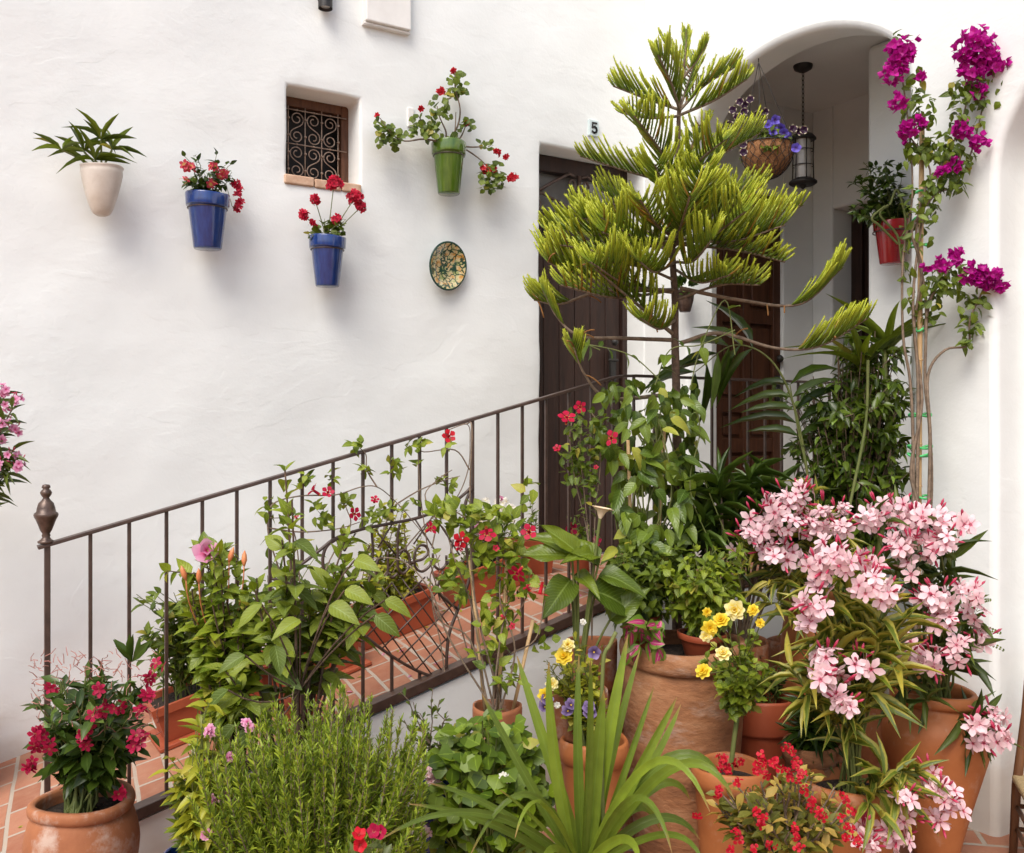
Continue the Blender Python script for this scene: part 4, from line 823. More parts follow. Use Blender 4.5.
# ================================================================== CONIFER
tp = W(676, 600, 3.55); base = np.array([tp[0], tp[1], 0]); T, s, _ = gpot('potted_conifer', 'tall tiered conifer with bright upturned green fronds rising before the arch', 'tree', 679, 700, 3.60, .12, 'classic', 'terra')
def wd(px, py, dd): return W(px, py, 3.55 + dd)
trk = [s] + [wd(x, y, 0) for x, y in ((677, 620), (678, 500), (677, 418), (675, 340), (675, 301), (672, 240), (675, 184), (678, 140), (679, 110), (681, 85), (685, 60))]
mb = MB(); mb.tube(cr(trk, 5), np.linspace(.020, .0045, (len(trk) - 1) * 5 + 1), 10); mb.build('trunk', M['bark_d'], T)
br = [  # points px, depth offset at end, from which fraction the cords start, cord length, number of cords per side
 ([(684, 75), (686, 50), (686, 30)], .02, .1, .055, 14), ([(683, 78), (672, 55), (663, 38)], .05, .2, .06, 12), ([(683, 78), (697, 60), (707, 43)], -.03, .2, .06, 12), ([(682, 80), (665, 60), (654, 47)], -.05, .4, .05, 8),
 ([(680, 110), (650, 100), (613, 86)], .05, .12, .12, 17), ([(680, 110), (705, 85), (737, 66)], .10, .12, .11, 17), ([(680, 115), (715, 100), (747, 79)], -.12, .12, .12, 17), ([(680, 112), (672, 85), (658, 55)], -.22, .1, .12, 17), ([(680, 116), (650, 118), (622, 113)], -.15, .2, .10, 14), ([(680, 108), (690, 78), (697, 55)], .15, .15, .10, 12),
 ([(675, 184), (630, 172), (580, 156)], .08, .10, .13, 21), ([(676, 182), (715, 158), (760, 133)], .12, .10, .14, 21), ([(676, 182), (660, 150), (634, 116)], -.30, .08, .14, 22), ([(676, 186), (700, 160), (725, 140)], -.28, .10, .13, 18), ([(676, 180), (690, 150), (700, 125)], .2, .15, .12, 14),
 ([(674, 240), (610, 235), (545, 230)], .0, .30, .15, 20), ([(674, 238), (640, 215), (600, 190)], .18, .15, .15, 18), ([(675, 246), (690, 215), (702, 185)], -.42, .05, .17, 26), ([(675, 240), (740, 235), (803, 205)], .06, .14, .15, 24), ([(675, 236), (720, 205), (765, 185)], .25, .15, .15, 18), ([(675, 244), (735, 250), (785, 262)], -.20, .18, .13, 18), ([(674, 246), (640, 240), (602, 218)], -.30, .15, .14, 18),
 ([(674, 292), (620, 285), (575, 275), (548, 262)], -.10, .35, .17, 22), ([(673, 334), (650, 315), (620, 290), (595, 268)], -.34, .22, .20, 26), ([(680, 288), (740, 300), (800, 304), (842, 268)], -.05, .60, .17, 18), ([(675, 290), (600, 292), (560, 304), (534, 300)], .12, .55, .14, 16), ([(676, 300), (720, 285), (760, 285)], -.2, .35, .13, 14), ([(674, 280), (645, 268), (610, 262)], -.25, .3, .14, 16),
 ([(675, 340), (620, 338), (580, 336), (558, 318), (543, 290)], .0, .66, .14, 16), ([(680, 343), (720, 333), (775, 348), (820, 346), (868, 318)], -.10, .62, .16, 20), ([(674, 394), (610, 398), (585, 375), (572, 342)], -.15, .78, .11, 12)]
mc = MB(); mn = MB(); mw = MB(); deads = []
ncord = 0
bx2 = []
for q in br[15:22:2]:
    j = [(0, 0)] + [(rr(-18, 18), rr(-14, 16)) for _ in q[0][1:]]; sx = rr(.55, .85)
    bx2.append(([(a + (0 if a == q[0][0][0] else (q[0][0][0] - a) * (1 - sx) + u), b_ + v) for (a, b_), (u, v) in zip(q[0], j)], -q[1] + rr(-.35, .15), q[2] + .05, q[3], q[4] - 4))
for sx_, sy_, ex, ey, dd_, L_ in ((675, 236, 640, 200, -.45, .17), (675, 240, 690, 196, -.5, .17), (675, 240, 602, 232, -.38, .17), (675, 244, 745, 212, -.40, .17), (675, 290, 590, 262, -.40, .17), (675, 262, 640, 262, -.42, .15), (675, 262, 712, 240, -.42, .15), (675, 250, 570, 205, .15, .15), (675, 190, 655, 165, -.35, .14), (675, 190, 705, 168, -.35, .13), (676, 320, 640, 318, -.3, .13), (676, 270, 730, 275, -.3, .13), (675, 240, 560, 245, -.15, .17), (675, 238, 785, 225, -.2, .17), (675, 290, 560, 285, -.3, .15)):
    bx2.append(([(sx_, sy_), ((sx_ + ex) / 2 + rr(-4, 4), (sy_ + ey) / 2 + 10), (ex, ey)], dd_, .25, L_, 17))
for pts, dd, t0, L, n in br + bx2:
    n = int(n * 1.1); L = L * rr(1.0, 1.22)
    P = [W(x, y, 3.55 + dd * (k / (len(pts) - 1)) ** 1.1) for k, (x, y) in enumerate(pts)]; P = cr(P, 7); m_ = len(P)
    sl_, ul_ = rr(.35, .95), rr(.4, .7)
    b_ = MB(); b_.tube(P, np.linspace(.0085 if len(pts) > 3 else .006, .003, m_), 7, False); b_.build('branch', M['bark'], T)
    deads += [P[random.randint(m_ // 3, m_ - 1)] for _ in range(2 if len(pts) > 3 else 0)]; side0 = nrm(np.cross(P[-1] - P[0], UZ))
    for k in range(n):
        for sg in (-1, 1):
            t = t0 + (1 - t0) * (k + rr(0, .6)) / n; f = t * (m_ - 1); i = min(int(f), m_ - 2); o = P[i] + (P[i + 1] - P[i]) * (f - i); tg = nrm(P[i + 1] - P[i])
            env = (.70 + .30 * math.sin(PI * min(1, (t - t0) / (1 - t0) * .9 + .12))) * (1 - .45 * max(0, t - .8) / .2); l = L * env * rr(.8, 1.12)
            side = nrm(np.cross(tg, UZ)); D = nrm(tg * rr(.55, .8) + side * sg * sl_ * rr(.75, 1.2) + UZ * ul_ * rr(.7, 1.2)); up = nrm(UZ * .9 + tg * .35)
            C_ = bez(o, o + D * l * .55, o + D * l * .75 + up * l * rr(.22, .36) + rvec() * l * .03, 6); mc.tube(C_, np.array([.0026, .0034, .0036, .0036, .0036, .0022]) * rr(.9, 1.1), 5, True); ncord += 1
            nn = int(l / .0026); tt = np.linspace(.02, 1, nn); ff = tt * 5; ii = np.minimum(ff.astype(int), 4); fr = (ff - ii)[:, None]; O = C_[ii] * (1 - fr) + C_[ii + 1] * fr; Tg = nrm(C_[ii + 1] - C_[ii]); R = nrm(np.cross(Tg, rvec(nn))); mn.leaves(T_NE[0], O + R * .002, Tg * .8 + R * .75, R, .0085, .0022)
            if mn.V: mn.UV[-1][:, 1] = np.repeat(tt, 4); 
mc.build('frond', M['l_arau'], T); mn.build('needles', M['l_arau'], T)
mb = MB()     # dead brown fronds hanging on the old wood
for p_ in deads:
    e = p_ + nrm([rr(-1, 1), rr(-1, 0), rr(-1, .3)]) * .07; mb.tube(bez(p_, (p_ + e) / 2 + UZ * .015, e, 5), .0028, 5)
mb.build('dead_foliage', noisemat('dead_frond', [(.3, (.22, .09, .02)), (.7, (.36, .17, .05))], 20, .7, 0), T)
# ================================================================== BOUGAINVILLEA
T, s, p = gpot('potted_bougainvillea', 'magenta flowered bougainvillea trained up a bamboo cane on the white pillar', 'climbing plant', 914, 640, 3.50, .10, 'classic', 'terra_new')
db = 3.52
mb = MB(); mb.tube([W(918, 700, db), W(919, 500, db), W(920, 300, db), W(922, 128, db)], .0095, 10)
for y in range(150, 640, 42): mb.lathe([(.0096, -.004), (.0115, 0), (.0096, .004)], W(918 + (640 - y) * .007, y, db), 12)
mb.build('cane', M['bamboo'], T)
ms = MB(); ml = MB()
def wb(px, py, o=0): return W(px, py, db - .03 + o)
st = [[(916, 660), (914, 560), (913, 440), (910, 380), (903, 335), (903, 260), (912, 200), (910, 140), (900, 60)], [(924, 660), (927, 560), (930, 440), (925, 380), (926, 300), (916, 240), (925, 190), (945, 160), (962, 120), (972, 80), (985, 45)], [(921, 600), (931, 500), (930, 430), (928, 375), (945, 350), (968, 345), (970, 320), (983, 290), (988, 280)], [(917, 500), (918, 380), (913, 300), (922, 220), (930, 170), (905, 130)], [(925, 330), (930, 300), (942, 280), (955, 262)], [(915, 640), (919, 520), (911, 470), (922, 400), (914, 330), (922, 270), (912, 230), (935, 195), (955, 185), (972, 150), (990, 75)]]
for k, b_ in enumerate(st):
    Q = cr([wb(x, y, .012 * math.sin(y * .05 + k)) for x, y in b_], 5); ms.tube(Q, np.linspace(.007, .0025, len(Q)), 6, False)
lc = [(912, 95, 12, 30, 22), (925, 110, 10, 12, 8), (915, 145, 14, 16, 26), (935, 150, 18, 10, 26), (950, 150, 10, 18, 20), (965, 105, 18, 24, 40), (985, 90, 22, 14, 30), (960, 160, 12, 14, 20), (945, 182, 18, 9, 30), (930, 200, 10, 14, 14), (915, 210, 10, 26, 16), (912, 250, 9, 30, 12), (945, 278, 18, 14, 36), (930, 300, 10, 20, 14), (975, 305, 14, 12, 20), (972, 325, 10, 14, 14), (967, 342, 5, 4, 5), (928, 225, 8, 20, 8), (912, 300, 8, 20, 6), (895, 40, 8, 6, 3), (1005, 75, 8, 8, 6)]
for cx, cy, rx, ry, n in lc:
    for _ in range(int(n * 1.9)):
        o = wb(cx + rr(-rx, rx), cy + rr(-ry, ry), rr(-.05, .04)); ml.leaves(random.choice(T_OV), [o], [nrm(rvec() + np.array([0, 0, -.5]))], [nrm(-WV + rvec() * .8 + UZ * .8)], rr(.028, .046), rr(.018, .028))
ms.build('stem', M['bark'], T); ml.build('foliage', M['l_mid'], T)
for cx, cy, R in [(902, 50, 15), (898, 62, 12), (893, 74, 9), (896, 102, 8), (907, 132, 10), (918, 124, 6), (978, 42, 17), (966, 52, 12), (992, 62, 14), (972, 72, 11), (985, 55, 14), (1013, 58, 7), (1016, 72, 5), (978, 91, 7), (963, 129, 9), (978, 143, 9), (955, 164, 6), (942, 172, 4), (920, 77, 4), (956, 256, 8), (942, 264, 6), (928, 268, 3), (978, 274, 13), (990, 277, 13), (1000, 283, 8), (968, 276, 7)]:
    mb = MB(); c = wb(cx, cy, -.04); Rm = R / 950 * db
    for _ in range(int(4 + R * R / 5)):
        v = nrm(rvec() + CAMD(c) * .5); o = c + v * Rm * rr(.3, .95)
        flower(mb, o, v + rvec() * .5, rr(.018, .026), 3, .95, 42, T_BR, off=.02)
    mb.build('bract_cluster', M['p_boug'], T)
mb = MB()
for cy, hw in ((193, 9), (219, 7), (245, 10), (415, 11), (447, 12), (455, 12), (497, 9), (330, 4)):
    c = W(920, cy, db); mb.tube([c + RV * hw / 270 * math.cos(a) + WV * .018 * math.sin(a) + UZ * .006 * math.sin(a * 2 + cy) for a in np.linspace(0, 2 * PI, 17)], .0045, 5, False)
mb.build('tie', M['tie'], T)
# ================================================================== PLANTERS ON THE RAMP
GP = 'rectangular planters on the ramp'
def planter(label, px, ln, x_off=0, y=3.70, wd=.19, h=.15, sauc=False):
    # px: left front bottom corner column ; stands on the ramp, long side along it
    r = ray(px, 600); x = y * r[0] / r[1]; a = math.atan(RS) if x + ln < XL + .1 else 0
    ux_ = np.array([math.cos(a), 0, math.sin(a)]); uz_ = np.array([-math.sin(a), 0, math.cos(a)]); o = np.array([x, y, ramp_z(x) + .004])
    T = thing('planter_box', label, 'planter', o, GP); ax = [ux_, np.array([0, 1., 0]), uz_]
    mb = MB(); e = .012; z0 = .018 if sauc else 0
    def ring(x0, y0, x1, y1, z): return [(x0, y0, z), (x1, y0, z), (x1, y1, z), (x0, y1, z)]
    L = [ring(e * 1.3, e * 1.3, ln - e * 1.3, wd - e * 1.3, z0), ring(.004, .004, ln - .004, wd - .004, h * .80), ring(.004, .004, ln - .004, wd - .004, h * .801), ring(-.008, -.008, ln + .008, wd + .008, h * .81), ring(-.010, -.010, ln + .010, wd + .010, h), ring(.006, .006, ln - .006, wd - .006, h), ring(.012, .012, ln - .012, wd - .012, h * .6)]
    V = np.array([q for l in L for q in l]) @ np.array(ax) + o
    Q = [(4 * i + j, 4 * i + (j + 1) % 4, 4 * i + 4 + (j + 1) % 4, 4 * i + 4 + j) for i in range(len(L) - 1) for j in range(4)] + [(3, 2, 1, 0)]
    mb.add(V, np.array(Q)); mb.build('box', M['terra_red'], T, smooth=False, bevel=.004)
    mb = MB(); mb.box((.011, .011, h * .55), (ln - .011, wd - .011, h * .86), ax, o); mb.build('soil', M['soil'], T, smooth=False)
    if sauc: mb = MB(); mb.box((-.02, -.02, 0), (ln + .02, wd + .02, .016), ax, o); mb.build('saucer', M['terra_red'], T, smooth=False, bevel=.004)
    return T, o, lambda u, v, w=h * .86: o + ux_ * u * ln + np.array([0, v * wd, 0]) + uz_ * w
def ptips(px, py, rx, ry, y, n, ry3=.08): return [Yp(px + rr(-rx, rx), py + rr(-ry, ry), y + rr(-ry3, ry3)) for _ in range(n)]
def multi(T, at_, groups, lf, sr, sm, lm, **kw):
    ms_, ml_ = MB(), MB()
    for tip in groups:
        b0 = at_(rr(.1, .9), rr(.3, .7)); mid = b0 + (tip - b0) * np.array([.3, .3, .6]) + rvec() * .02; P = bez(b0, mid, tip, 8); ms_.tube(P, np.linspace(sr, sr * .4, 8), 5, False); leafy(ml_, P, lf['n'], lf.get('t0', .3), lf['L'], lf['W'], lf['t'], lf.get('ang', 60), lf.get('droop', .2))
    ms_.build('stem', M[sm], T); ml_.build('foliage', M[lm], T)
T, o, f = planter('long red planter box lowest on the ramp with bushy green plants', 165, .42, sauc=True, y=3.45)
multi(T, f, ptips(155, 622, 20, 40, 3.5, 26) + ptips(185, 625, 14, 30, 3.5, 14), dict(n=13, L=.055, W=.032, t=T_OV, t0=.15), .003, 'stem', 'l_mid')
T, o, f = planter('red planter box behind the big leaved shrub, second up the ramp', 268, .40, sauc=True, y=3.45)
multi(T, f, ptips(300, 580, 34, 30, 3.5, 26), dict(n=10, L=.06, W=.035, t=T_OV, t0=.15), .003, 'stem', 'l_mid')
T, o, f = planter('red planter box behind the iron scroll panel with yellow green shrub', 364, .36, y=3.60)
multi(T, f, ptips(398, 560, 26, 34, 3.68, 34) + ptips(395, 520, 14, 24, 3.7, 14) + ptips(375, 575, 14, 16, 3.62, 12), dict(n=16, L=.040, W=.026, t=T_OV, t0=.15), .003, 'bark', 'l_lime')
T, o, f = planter('red planter box further up the ramp with small white daisies', 462, .40, y=3.62)
multi(T, f, ptips(494, 526, 20, 18, 3.72, 50), dict(n=22, L=.03, W=.010, t=T_EL, t0=.1), .0018, 'stem', 'l_grey')
for _ in range(46):
    p = Yp(494 + rr(-20, 20), 510 + rr(-11, 16), 3.60 + rr(-.06, .06)); mb = MB(); flower(mb, p, facing(p), .014, 7, .55, 10, T_PE); mb.build('flower', M['p_white'], T)
for cx, cy in ((475, 528), (480, 524), (486, 530), (478, 532), (500, 498)): cluster(T, Yp(cx, cy, 3.6), .012, 5, .010, 'p_pink', 'flower', s=1)
T, o, f = planter('small red planter box against the wall just before the dark door', 517, .22, y=3.74, wd=.17, h=.17)
multi(T, f, ptips(528, 516, 10, 16, 3.8, 10), dict(n=7, L=.035, W=.02, t=T_OV, t0=.3), .002, 'stem', 'l_mid')
# dipladenia on the landing at the dark door
T, s, p = gpot('potted_dipladenia', 'potted dipladenia with a few dark red blooms standing at the dark door', 'potted plant', 583, 548, 3.95, .07, 'classic', 'terra_red', h=.12)
shrub(T, s, [W(578 + rr(-16, 18), 532 + rr(-16, 14), 3.95 + rr(-.08, .08)) for _ in range(14)], dict(n=7, L=.04, W=.024, t=T_OV), .002, lm='l_mid')
for cx, cy in ((571, 529), (595, 543)): trumpet(T, W(cx, cy, 3.86), facing(W(cx, cy, 3.86)), .026, 'p_wine')
# ================================================================== FRONT ROW, LEFT TO RIGHT
# oleander leaning in from the left edge
T, s, p = gpot('potted_oleander', 'pink oleander leaning in at the left edge of the picture', 'shrub', -70, 700, 3.2, .16, 'classic', 'terra')
tips = [W(x, y, 3.1 + rr(-.1, .1)) for x, y in ((2, 395), (12, 410), (-5, 430), (12, 452), (8, 470), (-6, 460), (-10, 400), (-20, 440), (-40, 400), (-30, 470), (-60, 430), (-90, 450))]
shrub(T, s, tips, dict(n=20, L=.10, W=.018, t=T_LA, t0=.68, ang=45, droop=.35), .006, 'bark', 'l_olean2', rise=.75)
for cx, cy, R in ((4, 392, 10), (12, 405, 9), (20, 402, 6), (10, 425, 9), (16, 432, 7), (3, 440, 8), (14, 456, 8), (22, 466, 8), (6, 468, 8), (-20, 410, 14)): cluster(T, W(cx - 3, cy, 3.06), R / 950 * 2.8, 5, .014, 'p_olean2', buds=3)
# terracotta jar with rhododendron
T, s, p = gpot('jar_rhododendron', 'round terracotta jar at the lower left corner holding a spent crimson rhododendron', 'potted plant', 82, 797, 2.50, .125, 'jar', 'terra', h=.40)
tips = blob(92, 715, 62, 46, 2.5, .15, 60)
shrub(T, s, tips, dict(n=13, L=.072, W=.028, t=T_EL, t0=.35, ang=62, droop=.3), .004, 'stem', 'l_dark')
ms = MB(); 
for _ in range(240):
    c = W(92 + rr(-62, 66), 690 + rr(-36, 46), 2.5 + rr(-.14, .12)); e = c + nrm(rvec() + UZ * .2) * rr(.015, .035); ms.tube([c, (c + e) / 2 + rvec() * .004, e], [.0015, .0012, .0009], 3, False)
ms.build('spent_blossom', noisemat('spent_stamens', [(.3, (.26, .06, .06)), (.7, (.50, .27, .20))], 30, .7, 0), T)
for cx, cy, R in ((53, 685, 6), (36, 732, 8), (42, 738, 8), (48, 748, 7), (36, 762, 8), (28, 765, 6), (97, 717, 8), (102, 710, 9), (88, 727, 8), (84, 737, 8), (120, 707, 8), (96, 689, 6), (157, 668, 7), (139, 737, 7), (137, 745, 5), (142, 712, 6), (150, 695, 6), (118, 792, 5), (147, 680, 6), (40, 745, 6), (84, 746, 7)): cluster(T, W(cx, cy, 2.38), R / 950 * 2.2, 3, .017, 'p_wine', s=1.3, w=.7)
for cx, cy in ((118, 648), (131, 640), (130, 658), (145, 652)):
    mb = MB(); e = W(cx, cy, 2.45); mb.leaves(T_EL[0], [W(132, 662, 2.45)] * 3, [nrm(e - W(132, 662, 2.45) + rvec() * .01) for _ in range(3)], [rvec()] * 3, .075, .022); mb.build('foliage', M['l_dark'], T)
# left shrub, light green, in blue pot
T, s, p = gpot('potted_phlox', 'limp light green plant with few mauve flowers in a blue pot left of the rosemary', 'potted plant', 205, 850, 2.35, .10, 'classic', 'blue')
shrub(T, s, blob(205, 755, 38, 60, 2.35, .10, 34), dict(n=14, L=.065, W=.026, t=T_OV, t0=.2, droop=.55), .003, lm='l_lime')
shrub(T, s, blob(210, 795, 42, 45, 2.35, .10, 24), dict(n=12, L=.05, W=.026, t=T_OV, t0=.2, droop=.3), .003, lm='l_mid', names=('stem', 'lower_foliage'))
for cx, cy, R in ((248, 728, 9), (213, 731, 6), (224, 797, 6), (212, 800, 4), (229, 757, 3), (207, 834, 4)): cluster(T, W(cx, cy, 2.24), R / 950 * 2.2, 7, .011, 'p_olean2', s=1)
# hibiscus with pink flower
T, s, p = gpot('potted_hibiscus', 'dense hibiscus with one large pink bloom and orange buds in front of the railing', 'shrub', 232, 800, 2.72, .13, 'classic', 'terra')
tips = blob(225, 600, 42, 55, 2.72, .15, 34) + blob(232, 640, 46, 40, 2.72, .12, 10)
shrub(T, s, tips, dict(n=20, L=.062, W=.036, t=T_OV, t0=.48, ang=58, droop=.2), .005, 'bark_d', 'l_bright', twig=1, twl=.07)
c = W(207, 553, 2.58); mb = MB(); flower(mb, c, nrm(CAMD(c) + np.array([-.3, 0, .5])), .038, 5, .95, 18, T_PF); flower(mb, c + UZ * .006, nrm(CAMD(c) + UZ * .4), .026, 5, .9, 42, T_PF); mb.build('flower', M['p_pink'], T)
for cx, cy in ((229, 562), (186, 580), (199, 583), (244, 566)):
    mb = MB(); c = W(cx, cy, 2.58); ax_ = nrm(UZ + rvec() * .3); mb.tube(bez(W(cx * .6 + 225 * .4, cy + 50, 2.68), W(cx, cy + 25, 2.6), c, 6), .0018, 5); mb.tube([c, c + ax_ * .015, c + ax_ * .03, c + ax_ * .042], [.003, .008, .0065, .001], 7); mb.build('bud', M['p_bud'] if cx in (233,) else noisemat('orange_bud', [(.3, (.5, .14, .05)), (.7, (.6, .25, .1))], 30, .5, 0), T)
# big leaved shrub
T, s, p = gpot('potted_hydrangea', 'tall shrub with large pale oval leaves between hibiscus and scroll panel', 'shrub', 300, 810, 2.66, .13, 'classic', 'terra')
ms, ml, m2_ = MB(), MB(), MB()
st = [((282, 540), 8), ((292, 500), 4), ((345, 560), 8), ((365, 600), 6), ((345, 540), 5), ((310, 590), 8), ((270, 620), 7), ((240, 640), 7), ((325, 650), 6), ((225, 670), 6), ((300, 640), 7), ((380, 580), 5), ((370, 545), 5), ((255, 590), 6), ((330, 600), 7), ((285, 470), 3)]
for (x, y), n in st:
    tip = W(x, y, 2.62 + rr(-.15, .12)); b0 = s + np.array([rr(-.04, .04), rr(-.04, .04), 0]); P = bez(b0, b0 + (tip - b0) * np.array([.25, .25, .6]), tip, 10); ms.tube(P, np.linspace(.006, .0025, 10), 6, False)
    leafy(ml, P, int(n * 2.0), .52, .094, .056, T_LG, 66, .35, jit=.4); leafy(m2_, P, n + 10, .72, .055, .028, T_OV, 45, 0)
for x, y, L_, a in ((262, 605, .13, -1), (228, 690, .12, -1.2), (235, 725, .12, -.9), (275, 645, .12, .2), (345, 590, .12, .6), (375, 615, .12, .9), (300, 620, .12, -.2), (330, 605, .14, .4), (355, 560, .12, .3), (245, 655, .11, -.4), (385, 600, .11, 1.2)):
    o = W(x, y, 2.45 + rr(-.04, .04)); D = nrm(RV * a + UZ * rr(-.9, .1) - WV * .3); L_ *= .66; ml.leaves(T_LG[random.randint(0, 2)], [o], [D], [nrm(-WV + UZ * 1.2 + RV * rr(-.9, .9))], L_, L_ * .54); ms.tube(bez(W(300, 690, 2.58), W((x + 300) / 2, y + 25, 2.5), o, 6), .0025, 5, False)
ms.build('stem', M['bark_d'], T); ml.build('foliage', M['l_hoja'], T); m2_.build('young_foliage', M['l_bright'], T)
# rosemary
T, s, p = gpot('potted_rosemary', 'large dense rosemary bush of fine yellow green needles at the bottom', 'herb', 318, 880, 2.30, .17, 'classic', 'terra')
ms, ml = MB(), MB()
for k in range(380):
    x = 312 + RNG.normal() * 60; x = min(425, max(190, x)); top = 692 + abs(x - 330) ** 1.25 * .14 + rr(-14, 75) if k < 180 else rr(740, 850); dd = rr(-.20, .18)
    tip = W(x, top, 2.30 + dd); b0 = s + np.array([rr(-.1, .1), rr(-.1, .1), 0]); mid = b0 * .4 + tip * .6; mid[:2] = b0[:2] * .15 + tip[:2] * .85; mid[2] = b0[2] * .6 + tip[2] * .4; P = bez(b0, mid, tip, 9); ms.tube(P, np.linspace(.003, .0012, 9), 4, False)
    n = 140; leafy(ml, P, n, .30, .023, .0078, [T_NE[0]], 50, -.1, jit=.3)
ms.build('stem', M['bark'], T); ml.build('foliage', M['l_rosem'], T)
# small dipladenia at the very bottom
T, s, p = gpot('potted_dianthus', 'tiny red flowered plant in front of the rosemary at the bottom edge', 'potted plant', 372, 885, 1.92, .06, 'classic', 'terra', h=.16)
shrub(T, s, blob(372, 855, 22, 18, 1.92, .04, 12), dict(n=6, L=.035, W=.018, t=T_OV), .0018, lm='l_grey')
for cx, cy in ((359, 835), (360, 845), (380, 832), (374, 831)): 
    c = W(cx, cy, 1.86); mb = MB(); flower(mb, c, facing(c, .4), .015, 5, .95, 15, T_PF); mb.build('flower', M['p_red'] if cx < 365 else M['p_wine'], T)
# thin shrub in a blue pot
T, s, p = gpot('potted_shrub', 'thin twiggy shrub in a small blue pot with pale pink blossom right of the rosemary', 'potted plant', 438, 772, 2.62, .052, 'classic', 'blue', kw=None) if False else gpot('potted_shrub', 'thin twiggy shrub in a small blue pot with pale pink blossom right of the rosemary', 'potted plant', 438, 772, 2.62, .052, 'classic', 'blue')
tips = [W(x, y, 2.60 + rr(-.05, .05)) for x, y in ((432, 690), (440, 700), (418, 712), (447, 735), (455, 760), (436, 745), (425, 735), (414, 700), (400, 690), (405, 720), (445, 715))]
shrub(T, s, tips, dict(n=13, L=.030, W=.014, t=T_OB, t0=.35, ang=50, droop=0), .003, 'bark', 'l_mid')
for cx, cy, R in ((432, 770, 9), (434, 783, 7), (428, 776, 7), (420, 820, 8), (424, 832, 6)): cluster(T, W(cx, cy, 2.50), R / 950 * 2.5, 10, .010, 'p_olean', s=1)
# zonal geranium
T, s, p = gpot('potted_geranium', 'low geranium with ruffled round leaves beside the sword leaved plant', 'potted plant', 487, 880, 2.55, .12, 'classic', 'terra')
ms, ml = MB(), MB()
for k in range(620):
    c = blob(487, 795, 62, 82, 2.55, .16, 1)[0]
    if c[2] < s[2] - .05: continue
    nn_ = nrm(-WV * .6 + UZ * 1.0 + rvec() * .8); D = nrm(np.cross(nn_, rvec())); D[2] -= .1; ml.leaves(T_RD[k % 2], [c], [D], [nn_], rr(.028, .050), rr(.034, .058)); 
    if k % 4 == 0: ms.tube(bez(s, (s + c) / 2 + rvec() * .02, c, 6), .0018, 4, False)
ms.build('stem', M['stem'], T); ml.build('foliage', M['l_geran'], T)
cluster(T, W(506, 778, 2.40), .014, 10, .010, 'p_white', 'flower_head', s=1)
# mandevilla on canes
T, s, p = gpot('potted_mandevilla', 'red mandevilla climbing cane sticks in a terracotta pot and out through the railing', 'climbing plant', 497, 705, 2.86, .075, 'classic', 'terra')
mb = MB()
for a, b_ in (((486, 720), (470, 560)), ((497, 722), (507, 560)), ((512, 715), (533, 620))): mb.tube([W(*a, 2.86), W((a[0] + b_[0]) / 2, (a[1] + b_[1]) / 2, 2.86), W(*b_, 2.86)], .0055, 8); mb.build('cane', M['bamboo'], T); mb = MB()
ms, ml = MB(), MB(); dm = 2.84
vines = [[(492, 712), (500, 640), (510, 580), (490, 530), (470, 520), (450, 510), (440, 520)], [(495, 712), (480, 650), (470, 600), (455, 560), (445, 530), (430, 520)], [(500, 712), (505, 640), (525, 600), (530, 570)], [(490, 712), (470, 640), (440, 620), (430, 580), (440, 555)], [(500, 712), (515, 650), (500, 600), (505, 550), (515, 520)], [(495, 712), (505, 660), (535, 640), (545, 600)], [(495, 712), (450, 640), (430, 590), (400, 560), (360, 560)], [(500, 700), (475, 600), (470, 500), (472, 430), (466, 424), (448, 430)]]
for b_ in vines:
    P = cr([W(x, y, dm + (.05 * math.sin(x * .3) if y < 690 else 0)) for x, y in b_], 6); ms.tube(P, np.linspace(.0035, .0015, len(P)), 5, False)
lc = [(445, 515, 14, 12, 50), (470, 520, 12, 16, 50), (498, 528, 22, 18, 90), (488, 555, 16, 18, 40), (510, 560, 12, 20, 40), (500, 600, 16, 26, 60), (490, 645, 16, 25, 34), (525, 585, 14, 16, 30), (455, 585, 10, 12, 24), (445, 565, 12, 12, 14), (505, 665, 14, 20, 24), (545, 640, 10, 10, 8), (530, 500, 10, 18, 10)]
for cx, cy, rx, ry, n in lc:
    for _ in range(int(n * .9)): ml.leaves(random.choice(T_OV), [W(cx + rr(-rx, rx), cy + rr(-ry, ry), dm + rr(-.07, .06))], [nrm(rvec() + UZ * .25)], [nrm(-WV * .6 + UZ + rvec() * .7)], rr(.028, .048), rr(.019, .031))
ms.build('stem', M['bark'], T); ml.build('foliage', M['l_bright'], T)
for cx, cy, r_2 in ((431, 528, .020), (461, 540, .024), (487, 534, .026), (529, 532, .024), (517, 574, .028), (540, 593, .028), (527, 587, .014), (449, 436, .020), (512, 626, .010), (460, 548, .012), (496, 548, .010), (503, 618, .010)): c = W(cx, cy, dm - .08); trumpet(T, c, facing(c, 1.5), r_2 * .9, 'p_red' if cx in (461, 540, 449) else 'p_mand')
